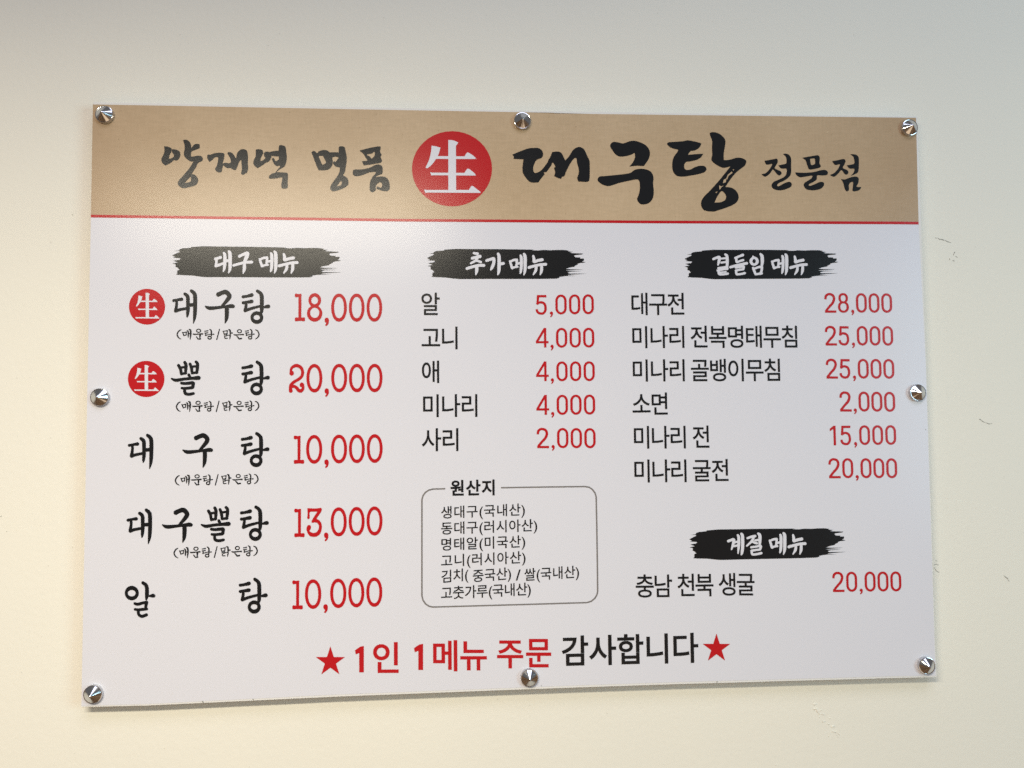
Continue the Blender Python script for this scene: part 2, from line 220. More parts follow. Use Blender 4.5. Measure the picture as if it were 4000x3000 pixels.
(52649, 9): 'q 458,152 523,149 578,142 621,131 651,114 669,95 675,74 669,53 651,34 621,17 578,6 523,-1 458,-4 393,-1 338,6 294,17 265,34 247,53 241,74 247,95 265,114 294,131 338,142 393,149|p 41,390 41,305 408,305 408,231 337,225 269,210 215,188 173,157 148,120 139,74 149,25 179,-15 226,-45 289,-68 366,-81 458,-85 550,-81 627,-68 690,-45 736,-15 766,25 776,74 767,120 742,157 701,188 647,210 579,225 508,231 508,305 876,305 876,390|p 125,748 125,663 400,663 389,630 358,592 311,559 249,533 176,513 84,499 117,418 198,430 267,447 330,471 385,501 430,538 458,572 486,538 531,501 586,471 649,447 719,430 800,418 831,499 740,513 667,533 606,559 558,592 527,630 516,663 793,663 793,748 508,748 508,838 408,838 408,748',
(52824, 9): 'p 698,836 698,-87 799,-87 799,836|p 291,819 291,679 82,679 82,594 292,594 292,534 284,458 262,384 226,317 180,256 126,206 54,164 110,85 169,119 216,156 259,202 297,254 327,311 343,356 360,314 392,260 429,212 472,169 519,133 577,101 633,180 561,220 505,268 458,326 422,391 400,461 392,534 392,594 598,594 598,679 392,679 392,819',
(52840, 9): 'p 699,835 699,282 800,282 800,835|p 198,254 198,-75 800,-75 800,254|q 701,169 701,11 297,11 297,169|p 286,840 286,730 81,730 81,645 286,645 286,644 278,586 258,532 225,483 180,440 127,404 54,373 103,294 163,318 211,346 254,379 291,418 323,461 339,494 355,465 386,426 423,390 466,359 514,335 573,313 621,394 548,422 493,454 449,494 415,540 394,590 386,644 386,645 590,645 590,730 387,730 387,840',
(53468, 9): 'p 77,732 77,136 144,136 212,136 273,138 329,141 381,145 432,151 492,162 482,248 426,239 379,233 331,229 282,226 227,224 174,224 174,409 437,409 437,493 174,493 174,647 451,647 451,732|p 531,817 531,-41 628,-41 628,387 730,387 730,-87 828,-87 828,836 730,836 730,473 628,473 628,817',
(54633, 17): 'p 166,278 166,-83 769,-83 769,278 652,278 652,183 282,183 282,278|q 282,84 652,84 652,18 282,18|p 319,642 255,637 199,621 152,596 115,561 93,517 85,467 93,417 115,373 152,337 199,312 255,296 319,291 383,296 438,312 485,337 522,373 544,417 552,467 544,517 522,561 485,596 438,621 383,637|q 319,545 355,542 385,534 408,522 426,506 436,488 439,467 436,445 426,427 408,411 385,399 355,391 319,388 283,391 253,399 230,411 212,427 202,445 199,467 202,488 212,506 230,522 253,534 283,542|p 652,844 652,284 769,284 769,509 902,509 902,613 769,613 769,844|p 261,852 261,751 35,751 35,650 603,650 603,751 378,751 378,852',
'b_chu': 's 648,150,28 690,158,38|s 628,212,34 680,198,34 722,190,40|s 695,200,32 665,242,30 612,272,26|s 668,240,26 700,246,28 732,258,30|s 565,335,34 620,318,34 700,298,34 768,298,36|s 682,310,36 682,360,40 672,408,16',
'b_dae': 's 620,220,34 655,210,32 680,202,38|s 632,215,30 632,260,30 624,302,30|s 624,304,34 670,290,34 715,272,28|s 722,150,30 733,175,38 733,250,40 727,330,34 714,370,14|s 782,130,30 794,155,42 796,250,42 794,340,36 776,388,12|s 740,242,34 785,242,34',
'b_deul': 's 712,178,28 760,158,28 802,142,34|s 725,180,30 730,226,28 770,214,26 806,204,30|s 655,288,32 740,264,30 850,242,32|s 718,292,28 770,286,26 812,280,30 808,312,28|s 720,328,28 770,318,26 808,314,26|s 722,330,30 730,372,28 780,370,26 825,360,30',
'b_ga': 's 802,240,34 850,224,34 885,218,38 886,270,38 868,320,36 850,350,18|s 938,158,30 950,190,40 951,290,40 947,370,36 935,410,14|s 965,280,34 1002,274,36',
'b_gu': 's 908,188,36 950,168,36 1000,152,44 1000,180,48 975,240,40 965,285,30|s 838,298,32 900,280,32 980,262,32 1055,258,36|s 968,280,34 966,340,40 953,390,16',
'b_gye': 's 568,226,32 600,214,32 632,210,36 626,260,34 606,325,18|s 645,240,26 682,232,26|s 640,286,26 680,276,26|s 680,155,26 692,182,34 692,280,34 684,372,16|s 724,138,28 737,166,38 739,280,38 732,360,34 722,390,14',
'b_gyeot': 's 450,190,30 490,174,30 520,170,36 516,220,34 504,262,18|s 592,135,26 612,155,34 616,220,36 613,300,30|s 545,186,22 600,180,24|s 545,234,24 600,226,24|s 508,300,26 560,292,24 612,284,28|s 500,328,26 560,316,26 618,308,28|s 512,330,28 520,370,30 570,374,26 622,366,28|s 520,352,22 600,345,20',
'b_im': 'e 938,217,56,54,2|k 938,217,20,26,2|s 925,162,24 945,180,26|s 1015,132,26 1033,160,40 1036,230,38 1028,278,24|s 925,296,26 942,340,30 956,372,28|s 945,304,26 1000,286,28 1030,286,32|s 1032,290,30 1027,330,30 1014,368,28|s 956,374,26 1030,362,28',
'b_jeol': 's 798,190,28 845,174,30 888,166,32|s 872,176,30 850,225,30 790,282,22|s 850,230,24 885,246,28 910,252,28|s 925,135,26 945,156,38 946,230,36 942,275,26|s 890,217,26 932,212,28|s 842,300,26 900,292,26 955,285,30 948,325,28|s 845,342,28 900,332,26 945,328,26|s 848,345,28 856,384,28 910,382,28 962,370,30',
'b_me': 's 1150,222,26 1163,260,32 1178,305,32|s 1165,222,26 1200,208,30 1238,206,34|s 1240,210,32 1236,250,28 1230,292,28|s 1182,306,32 1210,296,26 1248,290,28|s 1245,254,28 1285,242,28|s 1286,152,26 1296,180,38 1296,280,38 1291,340,34 1281,372,16|s 1328,132,26 1343,160,42 1345,260,42 1342,340,36 1328,390,14',
'b_nyu': 's 1440,162,28 1450,200,38 1452,232,36 1500,218,36 1555,208,38|s 1385,303,36 1440,288,34 1530,268,34 1600,264,36|s 1478,295,32 1472,340,36 1440,390,16|s 1548,280,34 1546,340,38 1530,390,16',
'big_dae': 'o 975,275! 1040,248 1110,222 1160,217 1205,220 1235,245 1240,280 1225,305 1190,318 1172,340 1155,390 1165,430 1195,428 1235,400 1280,340! 1287,318! 1300,300 1320,252! 1370,248 1400,262 1420,300 1432,325! 1465,290 1500,235 1540,210 1570,212 1600,235 1625,290 1643,330 1645,400 1643,480 1630,508 1590,510 1545,508! 1535,475! 1548,440 1548,395 1535,350 1530,310 1510,308 1480,345 1440,420 1425,460 1405,465! 1395,485! 1365,475 1335,460! 1345,430 1335,390! 1348,380! 1333,352! 1320,345 1310,370 1270,425! 1245,430! 1255,442! 1225,480 1200,515! 1140,515 1105,490 1070,440 1063,400 1068,340 1072,316! 985,312! 990,293!',
'big_gu': 'o 1820,200 1835,172 1860,165 1900,172 1935,178 1985,160 2030,155 2080,168 2130,195 2158,230 2165,270 2155,310 2130,350 2110,375! 2050,372 1985,378! 2015,345 2035,300 2032,260! 1990,280 1930,292 1890,288 1860,265 1835,230|o 1712,495 1730,465 1780,460 1900,448 1990,435 2030,408 2075,398 2130,402 2175,425 2195,470 2192,530 2198,590 2190,650 2160,690 2120,705 2085,703 2060,680! 2052,655! 2070,610 2078,550 2070,500 2045,490 1990,500 1900,520 1820,545 1780,543 1740,525',
'big_tang': 'o 232,185! 245,170 300,165 370,160 410,152 460,160 520,175 525,190 505,220 470,240 440,243 425,258 415,275 440,275 500,270 545,268! 525,300! 490,320 430,335 400,338 382,360 382,390 400,408 440,402 470,385 510,373 550,373 570,390 570,410 550,430 500,445 430,458 370,465 320,460 290,430 278,390 280,330 295,290 320,255 326,234 290,225 255,210|o 600,95! 612,82 650,82 690,98 725,130 737,160 732,210 723,260 722,300 728,322 780,318 830,303 880,305 915,325 915,350 900,375 860,405 820,440 780,490 735,555! 790,562 830,590 850,630 845,670 810,705 740,735 640,767! 590,765 550,755! 528,720 528,680 550,640 600,590 650,535 690,490 730,440 775,385 780,378! 720,390 680,375 640,350 615,320 622,280 620,220 622,160 610,125|h 642,690! 665,640 700,592 725,605 742,635 735,665 700,685|q 792,420 798,434 765,458 752,490 742,484 758,448|q 722,492 746,480 740,515 714,524|q 682,540 702,549 726,540 700,560 690,578 684,575|q 648,602 668,592 660,608|q 800,400 815,405 805,415',
'bold_1': 'p 0,22 28,3 46,0 46,134 22,134 22,36 4,43',
'brush': 'p 325,85 330,76 480,67 690,70 1000,72 1250,76 1470,80 1440,87 1525,90 1600,84 1680,88 1780,84 1870,86 1925,95 1905,102 1975,110 1930,118 1960,125 2105,131 2090,142 2000,150 1985,158 2005,178 2065,180 2062,192 2110,192 2113,203 2105,222 2080,230 2132,238 2105,245 2060,248 2025,258 2030,265 1985,285 1990,292 1915,305 1870,320 1935,326 2095,329 1960,336 1860,342 1900,347 2067,350 1935,355 1900,362 1890,370 1910,378 2132,381 1960,390 1890,396 1890,402 2005,409 1880,408 1830,412 1775,420 1782,430 1740,437 1765,440 1600,442 1400,442 1100,440 800,438 500,438 420,430 330,418 200,412 148,408 150,402 165,390 155,378 165,372 160,358 190,350 178,340 165,325 140,315 145,292 135,282 103,275 170,262 115,240 190,230 203,212 110,205 140,198 103,178 140,160 165,148 190,140 190,126 127,125 185,118 195,103 230,92 300,88',
'c_0': 'p 0.0,70.0 2.2,51.9 8.5,35.0 18.6,20.5 31.7,9.4 47.1,2.4 63.5,0.0 79.9,2.4 95.2,9.4 108.4,20.5 118.5,35.0 124.8,51.9 127.0,70.0 127.0,155.0 124.8,173.1 118.5,190.0 108.4,204.5 95.2,215.6 79.9,222.6 63.5,225.0 47.1,222.6 31.8,215.6 18.6,204.5 8.5,190.0 2.2,173.1 0.0,155.0|q 27.0,71.0 28.2,59.1 31.9,48.0 37.7,38.5 45.2,31.2 54.1,26.6 63.5,25.0 72.9,26.6 81.7,31.2 89.3,38.5 95.1,48.0 98.8,59.1 100.0,71.0 100.0,154.0 98.8,165.9 95.1,177.0 89.3,186.5 81.8,193.8 72.9,198.4 63.5,200.0 54.1,198.4 45.3,193.8 37.7,186.5 31.9,177.0 28.2,165.9 27.0,154.0',
'c_1': 'p 0,38 44,4 68,4 68,226 41,226 41,40 0,66',
'c_2': 'f 13,72,26 19,38,27 40,18,26 65,13,26 95,22,27 112,45,28 114,75,28 96,116,28 55,160,26 13,212,26|p 5,201 138,201 138,226 5,226',
'c_4': 'p 92,0 118,0 118,150 143,150 143,174 118,174 118,222 92,222 92,174 0,174 0,150|q 92,48 92,150 30,150',
'c_5': 'p 18,4 122,4 122,30 18,30|p 17,4 43,4 36,98 33,114 8,110|f 20,106,24 38,90,25 70,87,26 100,104,27 112,145,27 108,180,27 90,206,26 65,213,26 35,206,26 17,186,26 13,163,26',
'c_8': 'e 64,58,56,58,2.15|e 64,160,64,66,2.15|k 64,60,30,36,2.1|k 64,160,37,43,2.1',
'c_c': 'o 0,210 6,196 18,190 32,198 36,215 30,236 12,256! 3,248! 14,232 16,226 4,220',
'd_al': 'e 167,318,101,104,2|k 166,320,56,45,2|s 327,172,48 368,202,54 384,250,56 384,350,56 374,412,26|s 416,362,24 465,355,54 480,357,54|s 212,468,42 255,477,46 330,458,42 380,452,50|s 380,450,48 368,510,46|s 214,550,38 270,556,42 380,544,44|s 262,570,42 266,620,44 312,650,46 378,628,46',
'd_dae': 's 732,274,42 790,263,36 848,255,50|s 776,285,40 776,340,40 763,418,50|s 765,422,50 830,402,42 930,384,40|s 897,180,46 935,215,54 940,300,54 940,400,52 934,470,42 928,512,12|s 990,135,46 1028,168,56 1043,220,58 1043,400,56 1036,510,46 1018,596,12|s 945,338,50 1030,334,54',
'd_gu': 's 1377,185,66 1430,160,62 1485,150,66 1534,205,64 1500,270,56 1430,348,36|s 1194,356,20 1255,382,54 1380,372,44 1480,360,42 1560,352,60 1588,356,50|s 1497,380,60 1498,450,60 1492,530,50 1472,598,12',
'd_ppol': 's 803,175,44 832,230,46 842,300,38|s 893,132,44 910,170,48 907,240,46 903,292,34|s 840,208,36 900,198,36|s 842,298,38 910,286,38|s 968,155,42 988,210,46 998,285,40|s 1055,125,42 1077,155,46 1072,230,48 1066,285,34|s 1000,195,34 1065,185,34|s 998,288,36 1070,276,38|s 952,312,44 970,350,42|s 702,366,22 765,390,48 870,374,44 1000,362,46 1080,356,62 1095,356,56|s 845,430,42 900,436,44 1005,426,50|s 1016,432,48 1008,485,50|s 850,502,36 905,506,42 1000,496,46|s 890,520,42 898,575,46 950,592,44 1018,580,40',
'd_tang': 's 1734,222,44 1790,214,40 1850,200,54 1862,195,46|s 1734,308,44 1790,300,42 1850,290,54 1858,288,46|s 1776,312,38 1776,350,42 1763,420,48|s 1763,422,46 1850,390,42 1990,354,36|s 1940,140,46 1985,175,52 2002,230,58 2002,400,54 1994,450,40|s 2028,372,26 2080,362,52 2096,360,56|e 1932,520,92,91,2|k 1930,518,46,36,2',
'disc': 'e 455,397,346,325,2',
'jae': 'o 552,290 558,275 580,275 620,262 665,258 697,265 700,290 692,330 685,353! 712,345 740,350 756,338 752,310 735,280 725,264! 740,252 765,260 785,280 800,305 812,260 840,232 870,228 897,245 905,300 903,345 906,400 890,440! 882,436 865,450 845,438 852,400 848,350 845,320 825,345 808,390 795,408 770,402 752,390 730,393 705,380 690,368 682,400 672,428 640,425 620,400 635,370 645,330 645,300 620,298 590,325 570,335 555,310',
'jeom': 'o 1660,330! 1700,325 1740,315 1765,315 1775,332 1765,360 1752,390 1790,410 1800,430 1785,448 1765,440 1740,408 1715,435 1680,465 1655,460 1640,450! 1675,435 1705,405 1722,375 1725,358 1690,365 1672,352|o 1815,272! 1850,272 1880,285 1890,310 1890,370 1885,420 1865,440 1820,458! 1845,430 1850,398 1810,395 1785,368! 1820,362 1850,352 1850,320 1840,290|o 1735,485! 1765,490 1790,482 1830,468 1868,465 1888,480 1885,520 1870,548 1885,555 1912,555! 1895,580 1860,592 1835,585 1840,540 1838,512 1815,518 1803,540 1805,575 1790,592 1770,575 1755,520',
'jeon': 'o 1075,328! 1110,322 1150,315 1180,310 1190,328 1185,350 1165,385 1170,398 1215,420 1222,440 1205,455 1185,445 1160,415 1145,405 1120,440 1085,465 1060,455 1050,443! 1085,435 1115,405 1135,375 1140,355 1105,362 1085,355|o 1235,268! 1265,267 1290,280 1305,310 1305,370 1305,430 1290,465 1245,500 1200,520 1183,540 1200,547 1250,520 1290,510 1310,525 1305,550 1270,570 1220,583 1170,578 1142,560 1137,535 1155,510 1195,492 1240,470 1262,445 1265,398 1220,395 1195,368! 1230,360 1262,352 1265,330 1262,300',
'mun': 'o 1400,303! 1440,295 1500,285 1535,280 1552,300 1550,350 1562,372 1550,388 1500,400 1462,402 1445,370 1430,325|h 1468,312! 1505,308 1512,330 1510,355 1480,365 1472,340|o 1340,428! 1420,432 1500,425 1560,410 1600,408 1622,425 1615,450 1570,455 1530,455 1525,490 1490,515 1460,530 1465,545 1510,530 1550,512 1585,515 1588,540 1560,570 1500,583 1440,575 1415,545 1420,520 1450,500 1480,480 1487,457 1430,465 1380,470 1350,450',
'myeong': 'o 1452,255! 1470,243 1488,250 1502,263 1520,245 1555,235 1590,240 1615,260 1630,290 1636,350 1625,380 1605,400 1585,408 1550,412 1515,410! 1500,380 1485,340 1470,300|h 1517,290 1550,287 1568,320 1578,345 1552,362 1540,350 1525,315|o 1600,262 1640,254 1692,260 1692,298 1660,292 1620,300|o 1638,345 1650,332 1660,338 1678,315 1694,300 1700,378 1665,380 1648,365|o 1688,215! 1700,203 1735,208 1748,245 1758,310 1748,390 1740,430 1727,453 1760,475 1773,510 1765,540 1720,570 1650,592 1620,580 1617,550 1640,510 1670,470 1690,435 1698,400 1692,370 1690,300|h 1675,548 1685,530 1705,505 1715,510 1710,535 1690,545',
'n_close': 's 2017,86,20 2068,112,29 2102,195,32 2072,265,29 2017,306,17',
'n_eun': 'e 1630,118,60,49,2|k 1630,118,34,27,2|s 1498,198,24 1540,208,32 1660,200,27 1722,198,37|s 1570,240,27 1605,275,32 1622,300,34 1680,292,34',
'n_mae': 's 268,140,22 285,180,27 300,222,24|s 285,150,20 362,134,24|s 360,138,27 352,210,22|s 300,218,22 358,205,22|s 378,100,24 404,130,34 405,220,32 400,264,12|s 405,178,22 450,172,22|s 427,74,29 460,97,41 462,200,39 450,310,15',
'n_malk': 's 1236,115,22 1252,150,24 1264,190,22|s 1250,118,20 1345,102,22|s 1340,105,24 1330,175,22|s 1262,182,20 1338,170,20|s 1374,78,27 1406,100,37 1410,210,32|s 1415,166,17 1452,160,34|s 1262,212,17 1332,200,22 1328,228,20|s 1265,242,17 1330,228,20|s 1275,250,20 1282,288,24 1340,286,22|s 1352,216,17 1408,214,27 1404,260,29 1395,310,12',
'n_open': 's 230,80,20 178,112,29 140,190,32 170,265,29 230,306,17',
'n_slash': 's 1150,72,24 1086,316,27',
'n_un': 'e 652,105,62,49,2|k 652,106,36,26,2|s 520,185,24 560,190,32 680,182,27 742,180,39|s 685,195,44 685,240,37 680,274,22|s 597,250,24 625,285,29 640,304,29 695,299,32',
'pum': 'o 1868,240! 1950,218 2040,203 2050,222 2045,250 2058,275 2050,297 2062,325 2050,345 2000,355 1930,365 1905,368! 1888,332! 1935,326 1920,300 1900,268|h 1930,275 1975,265 1995,250 2000,275 1985,300 1970,308 1958,292|o 1810,430 1820,405 1880,403 1950,390 2000,366 2030,360 2060,372 2068,400 2065,438 2040,450 2015,462 1990,485! 1972,480! 1985,460 2005,438 2003,424 1950,430 1900,450 1850,462 1818,455|o 1962,500 1990,475 2040,465 2085,467 2115,490 2128,530 2128,570 2112,590! 2075,590 2040,580 2015,572! 2020,550! 2055,560 2064,535 2052,515 2030,520 2010,545 2008,582! 1985,600 1965,595 1955,570',
'r_0': 'e 1152,500,150,270,2.1|k 1152,499,94,204,2.15',
'r_1': 'o 303,270 308,242 330,232 375,242 415,235 432,242 430,270! 428,690! 465,688 490,690 498,710 497,745 485,760 465,762 430,757 370,757 330,762 308,755 304,730 308,700 325,688 374,692! 374,298! 350,300 325,304 308,292',
'r_2': 'e 245,330,43,46,2|s 230,310,48 242,235,50 300,192,62 350,186,66 420,222,62 452,300,58 440,380,58 385,440,58 300,490,58 235,550,60 222,610,60 228,668,72|s 240,590,58 290,580,58 340,610,60 375,655,66 420,668,66 460,625,54 455,570,58|e 440,553,42,46,2',
'r_3': 'o 545,235 560,222 650,228 730,225 790,217 815,222 822,250 810,290 770,350 722,425 745,435 790,470 818,530 822,590 810,670 770,735 710,768 660,772 600,758 555,710 530,640 533,590 550,555 580,543 605,555 615,590 605,625 588,648 600,672 640,692 680,695 725,675 757,630 768,580 757,535 730,505 690,495 645,502 625,490 630,460 680,375 737,288! 640,290 600,295 585,320 590,370 588,410 570,432 550,425 542,400 550,340',
'r_8': 'e 686,358,122,136,2|e 684,612,148,158,2|k 684,362,65,72,2|k 685,600,88,98,2',
'r_c': 'o 876,740 885,708 915,693 945,705 958,740 955,790 935,830 905,855! 893,845 890,828 905,812 908,795 885,780',
'seal': 'o 422,148! 465,152 508,170! 500,184 488,200! 490,585! 423,585!|o 278,198! 320,205 358,217! 350,230 335,280 290,350 250,388 232,392 228,385 255,325 272,260|o 310,288! 563,290! 580,262 595,257 625,275 655,298 656,308 640,313 305,312!|o 265,427! 285,431! 562,433! 582,402 600,398 630,420 655,443 655,453 640,456 300,453! 277,456!|o 213,575! 235,580! 600,580! 618,552 632,546 665,570 700,598 695,606 670,606 245,602! 226,606!',
'star': 'p 0,-100 22.4,-30.9 95.1,-30.9 36.3,11.8 58.8,80.9 0,38.2 -58.8,80.9 -36.3,11.8 -95.1,-30.9 -22.4,-30.9',
'yang': 'o 180,203! 215,207 243,222 247,240 250,228! 262,228 300,238 318,258 318,290 300,320 280,327 262,323 245,340 215,358 193,370! 175,358 158,335 157,310 172,280 183,245|h 245,238 243,251 227,279 223,303 227,311 249,303 263,291 263,276 251,259|o 342,150! 370,146 395,160 412,190 415,215 440,188 465,182 486,185! 488,212 475,225 440,238 418,248 412,270 413,290 425,292 470,284 500,288 514,305 510,328 490,338 470,352 455,385 425,430 418,442 440,448 462,465 473,490 470,515 450,540 400,555 350,565 320,555 300,535 300,510 318,485 340,462 365,432 400,390 430,340 432,335! 405,333 375,312 355,290 350,260 356,230 357,200 350,170|h 362,518 370,505 390,485 407,468 413,490 410,505 390,515',
'yeok': 'o 972,232! 1000,228 1030,238 1037,262 1060,250 1085,252 1104,275 1105,300 1085,335 1060,345 1040,360 1010,380 985,393! 965,375 950,350 958,315 970,290|h 1035,268 1041,262 1045,290 1055,300 1045,315 1020,330 1012,320 1022,290|o 1085,258 1110,248 1150,242 1172,246 1172,287 1150,290 1110,286 1090,280|o 1112,318 1125,303 1145,332 1172,318 1184,360 1160,374 1135,362|o 1170,215 1180,193 1205,195 1228,207 1235,250 1240,310 1225,370 1200,390 1175,405 1155,425 1190,428 1240,432 1250,450 1247,510 1247,560 1225,570! 1197,565 1193,530 1200,490 1195,472 1150,480 1090,482 1088,460 1110,440 1140,430 1160,405 1180,380 1172,350 1170,280',
}

def catmull(pts, closed, k=4):
    """pts: (vector..., corner flag); returns a smooth list that keeps flagged corners sharp"""
    n = len(pts); out = []
    segs = n if closed else n - 1
    for i in range(segs):
        p1, c1 = pts[i]; p2, c2 = pts[(i + 1) % n]
        p0 = pts[i - 1][0] if (closed or i > 0) else p1
        p3 = pts[(i + 2) % n][0] if (closed or i + 2 < n) else p2
        if c1: p0 = p1
        if c2: p3 = p2
        for j in range(k):
            u = j / k
            out.append(tuple(.5 * ((2 * b) + (c - a) * u + (2 * a - 5 * b + 4 * c - d) * u * u + (3 * b - a - 3 * c + d) * u ** 3) for a, b, c, d in zip(p0, p1, p2, p3)))
    if not closed: out.append(pts[-1][0])
    return out

def hull(points):
    pts = sorted(set(points)); lo = []; up = []
    def cr(o, a, b): return (a[0] - o[0]) * (b[1] - o[1]) - (a[1] - o[1]) * (b[0] - o[0])
    for q in pts:
        while len(lo) > 1 and cr(lo[-2], lo[-1], q) <= 0: lo.pop()
        lo.append(q)
    for q in reversed(pts):
        while len(up) > 1 and cr(up[-2], up[-1], q) <= 0: up.pop()
        up.append(q)
    return lo[:-1] + up[:-1]

def ring(cx, cy, rx, ry, e, n=40):
    o = []
    for i in range(n):
        a = 2 * math.pi * i / n; c, s = math.cos(a), math.sin(a)
        o.append((cx + rx * math.copysign(abs(c) ** (2 / e), c), cy + ry * math.copysign(abs(s) ** (2 / e), s)))
    return o

def parse(txt):
    return [(tuple(float(v) for v in tok.rstrip('!').split(',')), tok.endswith('!')) for tok in txt.split()]

def ribbon(path):
    left = []; right = []
    for i, (x, y, w) in enumerate(path):
        a = path[max(i - 1, 0)]; b = path[min(i + 1, len(path) - 1)]
        dx, dy = b[0] - a[0], b[1] - a[1]; l = math.hypot(dx, dy) or 1
        left.append((x - dy / l * w / 2, y + dx / l * w / 2)); right.append((x + dy / l * w / 2, y - dx / l * w / 2))
    return left + right[::-1]

def faces_of(spec):
    ink = []; hole = []
    for item in spec.split('|'):
        kind, txt = item.split(' ', 1)
        if kind in 'ek':
            v = [float(q) for q in txt.split(',')]
            (ink if kind == 'e' else hole).append(ring(*v))
        elif kind in 'pq':
            (ink if kind == 'p' else hole).append([q for q, c in parse(txt)])
        elif kind in 'oh':
            (ink if kind == 'o' else hole).append(catmull(parse(txt), True))
        elif kind == 'f':
            ink.append(ribbon(catmull(parse(txt), False, 5)))
        else:
            path = catmull(parse(txt), False, 4)
            for (x0, y0, w0), (x1, y1, w1) in zip(path, path[1:]):
                ink.append(hull([(round(q[0], 2), round(q[1], 2)) for q in ring(x0, y0, w0 / 2, w0 / 2, 2, 14) + ring(x1, y1, w1 / 2, w1 / 2, 2, 14)]))
    return ink, hole

def area2(p): return sum(p[i - 1][0] * p[i][1] - p[i][0] * p[i - 1][1] for i in range(len(p)))

def triangles(ink, hole):
    """union of the ink faces minus the holes, as a plain triangulation"""
    verts = []; faces = []
    for poly in ink + hole:
        if area2(poly) < 0: poly = poly[::-1]
        faces.append(list(range(len(verts), len(verts) + len(poly))))
        verts += [Vector(q) for q in poly]
    v, e, f, ov, oe, of = geometry.delaunay_2d_cdt(verts, [], faces, 0, 1e-4)
    ni = len(ink); keep = []
    for tri, src in zip(f, of):
        if any(s < ni for s in src) and not any(s >= ni for s in src): keep.append(tuple(tri))
    return [(q.x, q.y) for q in v], keep

CACHE = {}
def glyph(k):
    if k not in CACHE: CACHE[k] = triangles(*faces_of(GLYPHS[k]))
    return CACHE[k]

LAYER = {1: -0.00010, 2: -0.00020, 3: -0.00034}
def print_mesh(name, placements, layer):
    vs = []; fs = []
    for k, *a in placements:
        gv, gf = glyph(k); base = len(vs)
        flip = (a[0] * a[4] - a[1] * a[3]) < 0
        vs += [((a[0] * x + a[1] * y + a[2]) / 1000, LAYER[layer], (a[3] * x + a[4] * y + a[5]) / 1000) for x, y in gv]
        for t in gf:
            t = [base + q for q in t]
            fs.append(t[::-1] if flip else t)
    me = bpy.data.meshes.new(name); me.from_pydata(vs, [], fs)
    me.update()
    return me

def sheet(name, outline, y, thick=0.0, bevel=0.0):
    """flat outline (mm) facing the room at depth y, optionally given thickness towards the wall"""
    bm = bmesh.new()
    loop = outline if area2(outline) > 0 else outline[::-1]
    front = [bm.verts.new((x / 1000, y, z / 1000)) for x, z in loop]
    bm.faces.new(front)
    if thick:
        back = [bm.verts.new((x / 1000, y + thick, z / 1000)) for x, z in loop]
        bm.faces.new(back[::-1])
        n = len(front)
        for i in range(n): bm.faces.new((front[i], back[i], back[(i + 1) % n], front[(i + 1) % n]))
        if bevel: bmesh.ops.bevel(bm, geom=[e for e in bm.edges if all(abs(q.co.y - y) < 1e-7 for q in e.verts)], offset=bevel, segments=2, affect='EDGES')
    bmesh.ops.recalc_face_normals(bm, faces=bm.faces[:]) if thick else None
    bmesh.ops.triangulate(bm, faces=[f for f in bm.faces if len(f.verts) > 4])
    me = bpy.data.meshes.new(name); bm.to_mesh(me); bm.free()
    return me

# ------------------------------------------------------------------ the wall
WALL_Y = 0.018
def box_mesh(name, x0, x1, y0, y1, z0, z1):
    bm = bmesh.new()
    bmesh.ops.create_cube(bm, size=1, matrix=Matrix.Translation(((x0 + x1) / 2, (y0 + y1) / 2, (z0 + z1) / 2)) @ Matrix.Diagonal((x1 - x0, y1 - y0, z1 - z0, 1)))
    me = bpy.data.meshes.new(name); bm.to_mesh(me); bm.free(); return me
wall = link('wall', box_mesh('wall', -2.6, 2.6, WALL_Y, WALL_Y + .12, -1.7, 1.3), M['wall'])
wall['kind'] = 'structure'
wall['label'] = 'plain cream painted wall behind the menu board, lightly scuffed'

